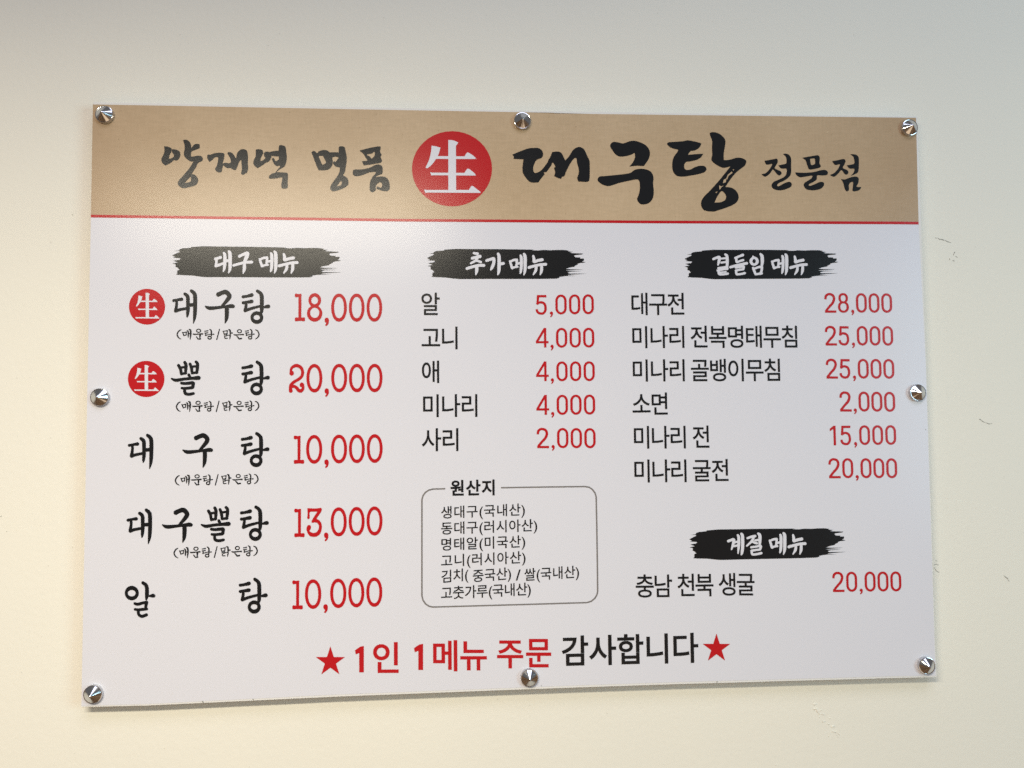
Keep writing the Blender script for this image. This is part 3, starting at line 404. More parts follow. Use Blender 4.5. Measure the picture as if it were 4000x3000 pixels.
def strokes_mesh(name, strokes, y):
    ink = []
    for path in strokes:
        for (x0, y0, w0), (x1, y1, w1) in zip(path, path[1:]):
            ink.append(hull([(round(q[0], 3), round(q[1], 3)) for q in ring(x0, y0, w0 / 2, w0 / 2, 2, 10) + ring(x1, y1, w1 / 2, w1 / 2, 2, 10)]))
    v, f = triangles(ink, [])
    me = bpy.data.meshes.new(name); me.from_pydata([(a / 1000, y, c / 1000) for a, c in v], [], f); me.update()
    return me
NICKS = []
for path in [[(581.83,216.33,0.68),(583.49,215.69,0.53)],[(585.19,216.03,0.45),(587.65,214.24,0.68),(591.85,213.95,1.21),(594.33,212.57,0.76)],[(595.6,212.83,0.53),(599.33,210.97,0.83),(603.92,209.61,0.38)],[(609.03,195.91,1.21),(607.95,194.27,0.53),(607.01,191.82,0.68)],[(610.33,190.37,0.61),(612.8,188.74,0.45)],[(601.32,186.73,0.83),(601.44,185.42,0.68)],[(605.69,184.14,0.53),(608.2,183.66,0.83)],[(635.73,-37.46,1.09),(637.19,-37.92,1.21)],[(638.02,-38.95,0.67),(640.3,-40.51,0.79),(644.26,-42.22,0.42)],[(645.26,-42.35,0.48),(648.89,-44.06,0.79),(651.59,-43.7,0.55)],[(652.81,-43.58,0.67),(653.47,-43.72,0.55)],[(661.52,-252.13,0.38),(665.55,-255.36,1.21),(667.57,-256.98,0.91)],[(667.49,-258.79,0.61),(669.11,-259.77,0.68)],[(561.93,-235.73,0.3),(565.27,-234.63,0.68),(569.34,-235.9,0.45)],[(562.24,-238.48,0.3),(565.73,-244.03,0.61),(569.38,-245.44,0.53)],[(565.04,-229.93,0.61),(567.08,-230.37,0.38)],[(-580.88,238.37,0.73),(-579.84,237.95,0.55)],[(-661.73,-148.11,0.36),(-659.41,-146.93,0.42)],[(-653.49,-166.74,0.42),(-652.66,-166.3,0.36)]]:
    link('scuff_mark', strokes_mesh('scuff_mark', [path], WALL_Y - 0.0003), M['scuff'], wall)

for path in [[(250.38,-375.68,1.01),(250.17,-377.65,0.67)],[(-404.37,-378.82,1.34),(-403.43,-379.79,1.34)],[(-342.84,-378.1,1.01),(-341.89,-379.07,0.67)],[(545.46,-50.59,0.67),(546.53,-50.94,0.67)],[(19.42,-373.34,0.67),(20.08,-373.68,1.01)]]:
    NICKS.append(path)

def bump_mesh(path):
    """a low ridge of lumpy filler under the paint"""
    bm = bmesh.new()
    for (x0, z0, w0), (x1, z1, w1) in zip(path, path[1:]):
        d = Vector((x1 - x0, z1 - z0)); l = d.length + (w0 + w1) * .5; a = math.atan2(d.y, d.x)
        mt = Matrix.Translation(((x0 + x1) / 2000, WALL_Y, (z0 + z1) / 2000)) @ Matrix.Rotation(-a, 4, 'Y') @ Matrix.Diagonal((l / 2000, (w0 + w1) / 4000 * .55, (w0 + w1) / 4000, 1))
        bmesh.ops.create_uvsphere(bm, u_segments=10, v_segments=6, radius=1, matrix=mt)
    for q in bm.verts: q.co += Vector((0, .0006 * noise.noise(q.co * 900), .0008 * noise.noise(q.co * 700 + Vector((5, 3, 1)))))
    for q in bm.faces: q.smooth = True
    me = bpy.data.meshes.new('filler_lump'); bm.to_mesh(me); bm.free(); return me
for path in [[(387.77,-416.38,3.03),(390.97,-416.11,2.27)],[(387.59,-422.45,2.73),(391.6,-421.83,3.03),(393.05,-426.44,2.27)],[(394.69,-424.97,1.51),(399.5,-424.38,1.21)],[(393.08,-425.68,1.36),(394.58,-428.77,1.97),(402.52,-430.41,0.91)],[(393.73,-430.26,1.21),(395.19,-434.86,0.76)],[(398.63,-439.92,1.82),(402.65,-438.92,1.67)],[(405.35,-442.05,1.36),(408.51,-443.31,1.67)],[(411.61,-446.46,2.73),(414.83,-445.81,2.73)],[(408.35,-435.71,1.82),(409.56,-435.37,1.67)],[(406.83,-458.79,0.76),(410.61,-452.87,1.67),(413.04,-451.82,1.21)],[(412.63,-452.18,1.21),(417.75,-454.65,1.82),(422.86,-457.49,0.91)],[(418.64,-451.64,0.76),(417.77,-453.89,1.21)],[(417.69,-456.54,1.06),(420.35,-460.81,0.76)],[(333.17,-493.3,1.21),(337.13,-493.08,1.06)]]:
    link('filler_lump', bump_mesh(path), M['wall'], wall)

# ------------------------------------------------------------------ the menu board
board = bpy.data.objects.new('menu_board', None)
S.collection.objects.link(board)
board.empty_display_size = .1
board['label'] = 'wide white menu board with kraft brown heading band, fixed flat to the cream wall'
board['category'] = 'menu board'

link('backing_board', sheet('backing_board', [(-549.27,380.31),(-234.74,379.82),(3.48,379.05),(92.59,379.31),(338.91,380.15),(550.76,381.31),(550.43,264.53),(550.3,38.95),(549.52,-161.37),(548.37,-331.0),(549.5,-380.23),(492.73,-379.13),(318.53,-378.0),(301.33,-378.07),(199.01,-377.38),(64.78,-377.36),(-34.27,-377.59),(-244.24,-378.61),(-469.65,-381.57),(-550.65,-381.18),(-550.27,-236.57),(-550.0,-38.2),(-549.87,34.22),(-549.23,233.65)], 0.0003, 0.0125, 0.0006), M['foam'], board, 'white foam board showing as a thin rim round the print')
link('print_film', sheet('print_film', [(-548.89,376.8),(-441.3,376.91),(-234.74,376.67),(3.46,376.83),(45.3,376.87),(45.97,375.94),(92.55,376.17),(548.47,379.04),(546.65,231.78),(549.58,38.96),(548.45,-161.35),(547.28,-377.81),(492.81,-376.73),(301.4,-375.53),(199.06,-374.83),(64.82,-374.67),(-34.25,-375.11),(-244.25,-376.07),(-469.68,-379.7),(-549.93,-379.25),(-549.66,-236.59),(-549.38,-38.21),(-549.37,34.22),(-548.85,233.65)], 0.0, 0.00025), M['white'], board, 'white printed sheet covering the board')
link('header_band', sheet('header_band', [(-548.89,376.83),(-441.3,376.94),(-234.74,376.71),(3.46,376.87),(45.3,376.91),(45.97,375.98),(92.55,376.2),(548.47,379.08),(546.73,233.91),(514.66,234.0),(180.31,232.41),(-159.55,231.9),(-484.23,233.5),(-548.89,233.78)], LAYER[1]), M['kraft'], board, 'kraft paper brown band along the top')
link('header_rule', sheet('header_rule', [(-548.91,233.65),(-484.23,233.34),(-159.55,231.73),(180.31,232.23),(514.65,233.82),(546.72,233.73),(546.65,230.0),(514.52,230.1),(180.24,228.63),(-159.56,228.24),(-484.18,229.93),(-548.95,230.19)], LAYER[2]), M['red'], board, 'thin red line under the brown band')
for path in NICKS:
    link('edge_nick', strokes_mesh('edge_nick', [path], -0.0001), M['scuff'], board)
fr = [(-102.46,-120.0),(-117.7,-120.21),(-122.78,-121.48),(-127.3,-124.45),(-130.13,-128.35),(-131.61,-133.38),(-131.79,-178.81),(-131.96,-223.48),(-132.08,-255.73),(-130.65,-261.32),(-127.32,-266.07),(-122.86,-269.07),(-118.38,-270.18),(-62.76,-270.07),(5.24,-269.94),(80.81,-269.64),(86.59,-267.98),(91.26,-264.16),(94.1,-259.15),(94.85,-255.22),(94.97,-217.34),(94.97,-171.92),(94.75,-133.72),(93.32,-128.56),(89.9,-123.93),(85.88,-121.13),(80.1,-120.01),(29.86,-119.8),(-28.85,-119.8)]
link('origin_frame', strokes_mesh('origin_frame', [[(a, c, 1.95) for a, c in fr]], LAYER[2]), M['grey'], board, 'thin grey rounded frame open at its top left')

PRINTS = [
('title_character', 'first brushed character, at the left end of the heading', 'ink', 3, None, [('yang', 0.14494, 0.00171, -485.87, 0.00198, -0.15124, 353.93)]),
('title_character', 'second brushed character of the heading', 'ink', 3, None, [('jae', 0.14613, 0.00129, -486.36, 0.00202, -0.15189, 354.1)]),
('title_character', 'third brushed character of the heading', 'ink', 3, None, [('yeok', 0.14721, 0.00088, -487.21, 0.00197, -0.15238, 354.35)]),
('title_character', 'brushed character right after the wide gap in the heading', 'ink', 3, None, [('myeong', 0.14876, 0.00031, -489.09, 0.00197, -0.15316, 354.67)]),
('title_character', 'brushed character just left of the red disc', 'ink', 3, None, [('pum', 0.14986, -9e-05, -490.9, 0.00197, -0.15373, 354.88)]),
('title_character', 'large brushed character just right of the red disc', 'ink', 3, None, [('big_dae', 0.15487, -0.00192, -161.28, 0.0021, -0.15637, 360.17)]),
('title_character', 'large brushed middle character', 'ink', 3, None, [('big_gu', 0.15692, -0.00271, -164.4, 0.00202, -0.15729, 360.73)]),
('title_character', 'largest brushed character with dry brush flecks', 'ink', 3, None, [('big_tang', 0.15929, -0.0036, 161.83, 0.00206, -0.1585, 365.49)]),
('title_character', 'first of the three small characters ending the heading', 'ink', 3, None, [('jeon', 0.16138, -0.00438, 160.16, 0.00209, -0.15954, 365.8)]),
('title_character', 'second of the three small characters ending the heading', 'ink', 3, None, [('mun', 0.16243, -0.00478, 158.94, 0.00209, -0.16005, 366.01)]),
('title_character', 'last small character of the heading', 'ink', 3, None, [('jeom', 0.16347, -0.00518, 157.41, 0.0021, -0.16057, 366.22)]),
('seal_disc', 'large red disc in the header band', 'red', 2, None, [('disc', 0.15207, -0.0009, -159.17, 0.00201, -0.15488, 359.78)]),
('seal_character', None, 'white', 3, 11, [('seal', 0.15209, -0.0009, -159.28, 0.00204, -0.15492, 359.72)]),
('seal_disc', 'small red disc beside the first dish', 'red', 2, None, [('disc', 0.06449, 0.00095, -507.72, 4e-05, -0.07065, 144.06)]),
('seal_character', None, 'white', 3, 13, [('seal', 0.06122, 0.00097, -505.88, 4e-05, -0.07235, 144.61)]),
('seal_disc', 'small red disc beside the second dish', 'red', 2, None, [('disc', 0.06493, 0.00095, -507.71, -0.00038, -0.07067, 52.25)]),
('seal_character', None, 'white', 3, 15, [('seal', 0.06198, 0.00097, -506.18, -0.00036, -0.07206, 52.61)]),
('section_banner', 'black brush stroke banner over the left column', 'ink', 2, None, [('brush', 0.10502, 0.00216, -458.88, 0.0004, -0.10768, 201.09)]),
('banner_lettering', None, 'white', 3, 17, [('b_dae', 0.10446, 0.00095, -458.66, 0.00049, -0.10792, 201.12), ('b_gu', 0.10482, 0.00081, -458.93, 0.00048, -0.1081, 201.17), ('b_me', 0.1053, 0.00064, -459.4, 0.00049, -0.10835, 201.23), ('b_nyu', 0.10566, 0.00051, -459.87, 0.00048, -0.10852, 201.28)]),
('section_banner', 'black brush stroke banner over the middle column', 'ink', 2, None, [('brush', 0.10295, 0.00502, -135.25, 0.001, -0.10755, 199.24)]),
('banner_lettering', None, 'white', 3, 19, [('b_chu', 0.10926, -0.00081, -133.28, 0.00049, -0.11036, 203.27), ('b_ga', 0.10965, -0.00095, -133.55, 0.00049, -0.11055, 203.33), ('b_me', 0.10337, -0.00109, -133.95, 0.00046, -0.10799, 199.96), ('b_nyu', 0.10344, -0.00124, -133.11, 0.00045, -0.10874, 200.58)]),
('section_banner', 'black brush stroke banner over the right column', 'ink', 2, None, [('brush', 0.10467, -0.00474, 209.13, 0.00158, -0.10775, 199.85)]),
('banner_lettering', None, 'white', 3, 21, [('b_gyeot', 0.11425, -0.00267, 207.41, 0.00051, -0.11285, 202.04), ('b_deul', 0.11463, -0.00281, 207.2, 0.00051, -0.11304, 202.09), ('b_im', 0.11502, -0.00295, 206.9, 0.00051, -0.11323, 202.13), ('b_me', 0.10491, -0.00298, 218.77, 0.00047, -0.10776, 201.23), ('b_nyu', 0.10297, -0.00312, 222.75, 0.00045, -0.10775, 201.56)]),
('section_banner', 'black brush stroke banner lowest on the board', 'ink', 2, None, [('brush', 0.10457, 0.00123, 206.4, 0.00052, -0.10771, -171.98)]),
('banner_lettering', None, 'white', 3, 23, [('b_gye', 0.11238, -0.00268, 206.53, -0.00231, -0.10887, -168.54), ('b_jeol', 0.11276, -0.00283, 206.27, -0.00232, -0.10905, -168.49), ('b_me', 0.10484, -0.00297, 205.76, -0.00215, -0.10771, -168.39), ('b_nyu', 0.10323, -0.00313, 209.39, -0.00213, -0.10859, -167.8)]),
('dish_character', 'first brushed character of the first dish name of the left column', 'ink', 3, None, [('d_dae', 0.08622, 0.001, -508.75, 6e-05, -0.09003, 148.5)]),
('dish_character', 'second brushed character of the first dish name of the left column', 'ink', 3, None, [('d_gu', 0.08797, 0.0008, -510.9, 5e-05, -0.08939, 148.23)]),
('dish_character', 'last brushed character of the first dish name of the left column', 'ink', 3, None, [('d_tang', 0.08752, 0.00061, -510.5, 5e-05, -0.09022, 148.85)]),
('dish_character', 'first brushed character of the second dish name of the left column', 'ink', 3, None, [('d_ppol', 0.08605, 0.00098, -507.44, -0.0005, -0.08831, 56.95)]),
('dish_character', 'last brushed character of the second dish name of the left column', 'ink', 3, None, [('d_tang', 0.08691, 0.00061, -509.11, -0.0005, -0.09065, 58.52)]),
('dish_character', 'first brushed character of the third dish name of the left column', 'ink', 3, None, [('d_dae', 0.08644, 0.00126, -560.9, -0.00107, -0.09072, -33.86)]),
('dish_character', 'second brushed character of the third dish name of the left column', 'ink', 3, None, [('d_gu', 0.08824, 0.00093, -537.0, -0.00108, -0.08976, -33.1)]),
('dish_character', 'last brushed character of the third dish name of the left column', 'ink', 3, None, [('d_tang', 0.08714, 0.00061, -509.5, -0.00106, -0.09036, -31.68)]),
('dish_character', 'first brushed character of the fourth dish name of the left column, four characters', 'ink', 3, None, [('d_dae', 0.08602, 0.00126, -560.83, -0.00163, -0.09074, -126.82)]),
('dish_character', 'second brushed character of the fourth dish name of the left column, four characters', 'ink', 3, None, [('d_gu', 0.08811, 0.00105, -560.87, -0.00167, -0.09018, -125.5)]),
('dish_character', 'third brushed character of the fourth dish name of the left column, four characters', 'ink', 3, None, [('d_ppol', 0.08591, 0.00082, -468.41, -0.00162, -0.0893, -126.26)]),
('dish_character', 'last brushed character of the fourth dish name of the left column, four characters', 'ink', 3, None, [('d_tang', 0.08735, 0.00062, -510.26, -0.00164, -0.09057, -123.41)]),
('dish_character', 'first brushed character of the lowest dish name of the left column', 'ink', 3, None, [('d_al', 0.08421, 0.0012, -506.03, -0.00214, -0.08636, -215.34)]),
('dish_character', 'last brushed character of the lowest dish name of the left column', 'ink', 3, None, [('d_tang', 0.08735, 0.00063, -511.02, -0.00219, -0.09096, -212.69)]),
('dish_note', 'small bracketed note under the first dish', 'ink', 3, None, [('n_open', 0.05201, 0.00049, -447.69, -0.0, -0.05338, 90.8), ('n_mae', 0.05201, 0.00049, -447.69, -0.0, -0.05338, 90.8), ('n_un', 0.05201, 0.00049, -447.69, -0.0, -0.05338, 90.8), ('d_tang', 0.03067, 0.00025, -459.38, -0.0, -0.02788, 90.75), ('n_slash', 0.05201, 0.00049, -447.69, -0.0, -0.05338, 90.8), ('n_malk', 0.05201, 0.00049, -447.69, -0.0, -0.05338, 90.8), ('n_eun', 0.05201, 0.00049, -447.69, -0.0, -0.05338, 90.8), ('d_tang', 0.02966, 0.00025, -406.84, -0.0, -0.02788, 90.75), ('n_close', 0.05201, 0.00049, -447.69, -0.0, -0.05338, 90.8)]),
('dish_note', 'small bracketed note under the second dish', 'ink', 3, None, [('n_open', 0.05207, 0.00049, -447.49, 0.00017, -0.05345, -1.13), ('n_mae', 0.05207, 0.00049, -447.49, 0.00017, -0.05345, -1.13), ('n_un', 0.05207, 0.00049, -447.49, 0.00017, -0.05345, -1.13), ('d_tang', 0.03071, 0.00026, -459.19, 0.0001, -0.02791, -1.22), ('n_slash', 0.05207, 0.00049, -447.49, 0.00017, -0.05345, -1.13), ('n_malk', 0.05207, 0.00049, -447.49, 0.00017, -0.05345, -1.13), ('n_eun', 0.05207, 0.00049, -447.49, 0.00017, -0.05345, -1.13), ('d_tang', 0.0297, 0.00026, -406.59, 0.0001, -0.02791, -1.04), ('n_close', 0.05207, 0.00049, -447.49, 0.00017, -0.05345, -1.13)]),
('dish_note', 'small bracketed note under the third dish', 'ink', 3, None, [('n_open', 0.05194, 0.00049, -447.66, 0.00029, -0.05312, -94.1), ('n_mae', 0.05194, 0.00049, -447.66, 0.00029, -0.05312, -94.1), ('n_un', 0.05194, 0.00049, -447.66, 0.00029, -0.05312, -94.1), ('d_tang', 0.03064, 0.00025, -459.34, 0.00017, -0.02774, -94.22), ('n_slash', 0.05194, 0.00049, -447.66, 0.00029, -0.05312, -94.1), ('n_malk', 0.05194, 0.00049, -447.66, 0.00029, -0.05312, -94.1), ('n_eun', 0.05194, 0.00049, -447.66, 0.00029, -0.05312, -94.1), ('d_tang', 0.02963, 0.00025, -406.86, 0.00016, -0.02774, -93.92), ('n_close', 0.05194, 0.00049, -447.66, 0.00029, -0.05312, -94.1)]),
('dish_note', 'small bracketed note under the fourth dish', 'ink', 3, None, [('n_open', 0.05208, 0.0005, -448.22, 0.00045, -0.0539, -184.65), ('n_mae', 0.05208, 0.0005, -448.22, 0.00045, -0.0539, -184.65), ('n_un', 0.05208, 0.0005, -448.22, 0.00045, -0.0539, -184.65), ('d_tang', 0.03072, 0.00026, -459.92, 0.00026, -0.02815, -184.8), ('n_slash', 0.05208, 0.0005, -448.22, 0.00045, -0.0539, -184.65), ('n_malk', 0.05208, 0.0005, -448.22, 0.00045, -0.0539, -184.65), ('n_eun', 0.05208, 0.0005, -448.22, 0.00045, -0.0539, -184.65), ('d_tang', 0.02971, 0.00026, -407.3, 0.00026, -0.02815, -184.34), ('n_close', 0.05208, 0.0005, -448.22, 0.00045, -0.0539, -184.65)]),
('price', 'red rounded price reading 18,000', 'red', 3, None, [('r_1', 0.06599, 0.00027, -313.53, 4e-05, -0.06777, 148.86), ('r_8', 0.06594, 0.0002, -313.41, 4e-05, -0.0676, 148.71), ('r_c', 0.06624, 0.00015, -313.63, -5e-05, -0.06755, 148.73), ('r_0', 0.06667, 0.0001, -314.02, 4e-05, -0.06774, 148.78), ('r_0', 0.06666, 2e-05, -291.38, 4e-05, -0.06785, 148.85), ('r_0', 0.06664, -5e-05, -268.66, 4e-05, -0.06796, 148.91)]),
('price', 'red rounded price reading 20,000', 'red', 3, None, [('r_2', 0.06632, 0.00028, -313.28, -0.00039, -0.06736, 52.68), ('r_0', 0.06696, 0.00021, -345.49, -0.00039, -0.06798, 58.23), ('r_c', 0.06594, 0.00015, -313.15, -0.00047, -0.06817, 58.35), ('r_0', 0.06725, 0.0001, -314.36, -0.00039, -0.06788, 58.26), ('r_0', 0.06702, 2e-05, -291.53, -0.00039, -0.06798, 58.18), ('r_0', 0.06679, -5e-05, -268.56, -0.00039, -0.06809, 58.1)]),
('price', 'red rounded price reading 10,000', 'red', 3, None, [('r_1', 0.06639, 0.00027, -314.12, -0.00081, -0.06778, -33.46), ('r_0', 0.06752, 0.00021, -346.13, -0.00082, -0.06797, -32.27), ('r_c', 0.06564, 0.00015, -312.93, -0.00088, -0.06796, -32.49), ('r_0', 0.0676, 0.0001, -314.8, -0.00082, -0.06812, -32.25), ('r_0', 0.06693, 2e-05, -291.44, -0.00081, -0.06811, -32.24), ('r_0', 0.06715, -6e-05, -268.95, -0.00081, -0.06809, -32.15)]),
('price', 'red rounded price reading 13,000', 'red', 3, None, [('r_1', 0.06608, 0.00027, -313.04, -0.00124, -0.06777, -126.05), ('r_3', 0.06525, 0.0002, -312.14, -0.00122, -0.06599, -126.46), ('r_c', 0.06613, 0.00016, -313.66, -0.00132, -0.06854, -124.3), ('r_0', 0.06728, 0.0001, -314.69, -0.00125, -0.0681, -124.31), ('r_0', 0.06706, 2e-05, -291.81, -0.00124, -0.06796, -124.21), ('r_0', 0.06727, -5e-05, -269.43, -0.00125, -0.06832, -123.92)]),
('price', 'red rounded price reading 10,000', 'red', 3, None, [('r_1', 0.06676, 0.00028, -315.25, -0.00167, -0.06838, -215.82), ('r_0', 0.06776, 0.00021, -347.22, -0.00169, -0.06841, -213.82), ('r_c', 0.06741, 0.00016, -315.35, -0.00177, -0.06912, -213.54), ('r_0', 0.06763, 0.0001, -315.57, -0.00168, -0.06857, -213.56), ('r_0', 0.06719, 3e-05, -292.39, -0.00167, -0.06831, -213.45), ('r_0', 0.06718, -5e-05, -269.7, -0.00166, -0.06855, -213.21)]),
('item_name', 'dark sans lettering in the middle column, row 1', 'ink', 3, None, [((50508, 9), 0.02863, 0.0, -132.96, 2e-05, 0.03228, 107.61)]),
('price', 'red condensed price reading 5,000 in the middle column, row 1', 'red', 3, None, [('c_5', 0.11764, 0.0, 18.04, 0.00109, -0.11764, 132.19), ('c_c', 0.11764, 0.0, 36.75, 0.00109, -0.11764, 132.37), ('c_0', 0.11764, 0.0, 44.27, 0.00109, -0.11764, 132.44), ('c_0', 0.11764, 0.0, 62.39, 0.00109, -0.11764, 132.61), ('c_0', 0.11764, 0.0, 80.5, 0.00109, -0.11764, 132.77)]),
('item_name', 'dark sans lettering in the middle column, row 2', 'ink', 3, None, [((44256, 9), 0.02876, 0.0, -132.44, -2e-05, 0.03232, 63.19), ((45768, 9), 0.02876, 0.0, -107.61, -2e-05, 0.03232, 63.18)]),
('price', 'red condensed price reading 4,000 in the middle column, row 2', 'red', 3, None, [('c_4', 0.11661, 0.0, 17.91, 0.00027, -0.11661, 88.27), ('c_c', 0.11661, 0.0, 37.07, 0.00027, -0.11661, 88.31), ('c_0', 0.11661, 0.0, 44.56, 0.00027, -0.11661, 88.33), ('c_0', 0.11661, 0.0, 62.56, 0.00027, -0.11661, 88.37), ('c_0', 0.11661, 0.0, 80.55, 0.00027, -0.11661, 88.41)]),
('item_name', 'dark sans lettering in the middle column, row 3', 'ink', 3, None, [((50528, 9), 0.02869, 0.0, -132.47, -0.00015, 0.0317, 19.41)]),
('price', 'red condensed price reading 4,000 in the middle column, row 3', 'red', 3, None, [('c_4', 0.1161, 0.0, 17.76, 0.0, -0.1161, 44.01), ('c_c', 0.1161, 0.0, 36.93, 0.0, -0.1161, 44.01), ('c_0', 0.1161, 0.0, 44.5, 0.0, -0.1161, 44.01), ('c_0', 0.1161, 0.0, 62.51, 0.0, -0.1161, 44.01), ('c_0', 0.1161, 0.0, 80.53, 0.0, -0.1161, 44.02)]),
('item_name', 'dark sans lettering in the middle column, row 4', 'ink', 3, None, [((48120, 9), 0.02852, 0.0, -132.3, -7e-05, 0.03204, -24.74), ((45208, 9), 0.02852, 0.0, -107.31, -7e-05, 0.03204, -24.8), ((47532, 9), 0.02852, 0.0, -82.31, -7e-05, 0.03204, -24.87)]),
('price', 'red condensed price reading 4,000 in the middle column, row 4', 'red', 3, None, [('c_4', 0.11713, 0.0, 17.61, 9e-05, -0.11713, 0.11), ('c_c', 0.11713, 0.0, 36.8, 9e-05, -0.11713, 0.12), ('c_0', 0.11713, 0.0, 44.27, 9e-05, -0.11713, 0.13), ('c_0', 0.11713, 0.0, 62.29, 9e-05, -0.11713, 0.14), ('c_0', 0.11713, 0.0, 80.31, 9e-05, -0.11713, 0.16)]),
('item_name', 'dark sans lettering in the middle column, row 5', 'ink', 3, None, [((49324, 9), 0.02854, 0.0, -132.23, -0.00011, 0.03207, -68.75), ((47532, 9), 0.02854, 0.0, -107.25, -0.00011, 0.03207, -68.85)]),
('price', 'red condensed price reading 2,000 in the middle column, row 5', 'red', 3, None, [('c_2', 0.11713, 0.0, 17.45, -0.00186, -0.11713, -42.72), ('c_c', 0.11713, 0.0, 36.83, -0.00186, -0.11713, -43.03), ('c_0', 0.11713, 0.0, 44.27, -0.00186, -0.11713, -43.15), ('c_0', 0.11713, 0.0, 62.25, -0.00186, -0.11713, -43.43), ('c_0', 0.11713, 0.0, 80.22, -0.00186, -0.11713, -43.72)]),
('item_name', 'dark sans lettering in the right column, row 1', 'ink', 3, None, [((45824, 9), 0.02894, 0.0, 143.7, 4e-05, 0.03252, 107.89), ((44396, 9), 0.02894, 0.0, 168.49, 4e-05, 0.03252, 107.92), ((51204, 9), 0.02894, 0.0, 193.27, 4e-05, 0.03252, 107.95)]),
('price', 'red condensed price reading 28,000 in the right column, row 1', 'red', 3, None, [('c_2', 0.1185, 0.0, 410.05, -0.00039, -0.1185, 135.24), ('c_8', 0.1185, 0.0, 428.93, -0.00039, -0.1185, 135.18), ('c_c', 0.1185, 0.0, 447.11, -0.00039, -0.1185, 135.12), ('c_0', 0.1185, 0.0, 454.26, -0.00039, -0.1185, 135.09), ('c_0', 0.1185, 0.0, 472.08, -0.00039, -0.1185, 135.03), ('c_0', 0.1185, 0.0, 489.9, -0.00039, -0.1185, 134.98)]),
('item_name', 'dark sans lettering in the right column, row 2', 'ink', 3, None, [((48120, 9), 0.02845, 0.0, 143.61, 8e-05, 0.03197, 63.8), ((45208, 9), 0.02845, 0.0, 168.57, 8e-05, 0.03197, 63.87), ((47532, 9), 0.02845, 0.0, 193.53, 8e-05, 0.03197, 63.94), ((51204, 9), 0.02883, 0.0, 223.78, -5e-05, 0.0324, 64.01), ((48373, 9), 0.02883, 0.0, 248.6, -5e-05, 0.0324, 63.97), ((47749, 9), 0.02883, 0.0, 273.42, -5e-05, 0.0324, 63.92), ((53468, 9), 0.02883, 0.0, 298.23, -5e-05, 0.0324, 63.88), ((47924, 9), 0.02883, 0.0, 323.05, -5e-05, 0.0324, 63.84), ((52840, 9), 0.02883, 0.0, 347.87, -5e-05, 0.0324, 63.79)]),
('price', 'red condensed price reading 25,000 in the right column, row 2', 'red', 3, None, [('c_2', 0.11798, 0.0, 409.57, -0.00084, -0.11798, 90.68), ('c_5', 0.11798, 0.0, 428.28, -0.00084, -0.11798, 90.55), ('c_c', 0.11798, 0.0, 446.76, -0.00084, -0.11798, 90.42), ('c_0', 0.11798, 0.0, 454.03, -0.00084, -0.11798, 90.37), ('c_0', 0.11798, 0.0, 471.92, -0.00084, -0.11798, 90.24), ('c_0', 0.11798, 0.0, 489.81, -0.00084, -0.11798, 90.11)]),
('item_name', 'dark sans lettering in the right column, row 3', 'ink', 3, None, [((48120, 9), 0.02841, 0.0, 143.51, 3e-05, 0.03192, 19.49), ((45208, 9), 0.02841, 0.0, 168.33, 3e-05, 0.03192, 19.51), ((47532, 9), 0.02841, 0.0, 193.14, 3e-05, 0.03192, 19.54), ((44264, 9), 0.02903, 0.0, 223.25, -5e-05, 0.03262, 19.32), ((48197, 9), 0.02903, 0.0, 248.12, -5e-05, 0.03262, 19.28), ((51060, 9), 0.02903, 0.0, 272.99, -5e-05, 0.03262, 19.24), ((47924, 9), 0.02903, 0.0, 297.86, -5e-05, 0.03262, 19.2), ((52840, 9), 0.02903, 0.0, 322.73, -5e-05, 0.03262, 19.16)]),
('price', 'red condensed price reading 25,000 in the right column, row 3', 'red', 3, None, [('c_2', 0.11901, 0.0, 409.42, -0.0011, -0.11901, 46.19), ('c_5', 0.11901, 0.0, 428.17, -0.0011, -0.11901, 46.01), ('c_c', 0.11901, 0.0, 446.67, -0.0011, -0.11901, 45.84), ('c_0', 0.11901, 0.0, 453.87, -0.0011, -0.11901, 45.77), ('c_0', 0.11901, 0.0, 471.78, -0.0011, -0.11901, 45.61), ('c_0', 0.11901, 0.0, 489.69, -0.0011, -0.11901, 45.44)]),
('item_name', 'dark sans lettering in the right column, row 4', 'ink', 3, None, [((49548, 9), 0.02883, 0.0, 143.67, 9e-05, 0.0324, -25.04), ((47732, 9), 0.02883, 0.0, 168.19, 9e-05, 0.0324, -24.96)]),
('price', 'red condensed price reading 2,000 in the right column, row 4', 'red', 3, None, [('c_2', 0.12001, 0.0, 426.94, -0.002, -0.12001, 2.06), ('c_c', 0.12001, 0.0, 446.29, -0.002, -0.12001, 1.73), ('c_0', 0.12001, 0.0, 453.4, -0.002, -0.12001, 1.61), ('c_0', 0.12001, 0.0, 471.31, -0.002, -0.12001, 1.32), ('c_0', 0.12001, 0.0, 489.22, -0.002, -0.12001, 1.02)]),
('item_name', 'dark sans lettering in the right column, row 5', 'ink', 3, None, [((48120, 9), 0.02874, 0.0, 143.43, -0.00014, 0.0323, -68.73), ((45208, 9), 0.02874, 0.0, 167.94, -0.00014, 0.0323, -68.86), ((47532, 9), 0.02874, 0.0, 192.45, -0.00014, 0.0323, -68.98), ((51204, 9), 0.02839, 0.0, 223.67, -0.00031, 0.03253, -69.0)]),
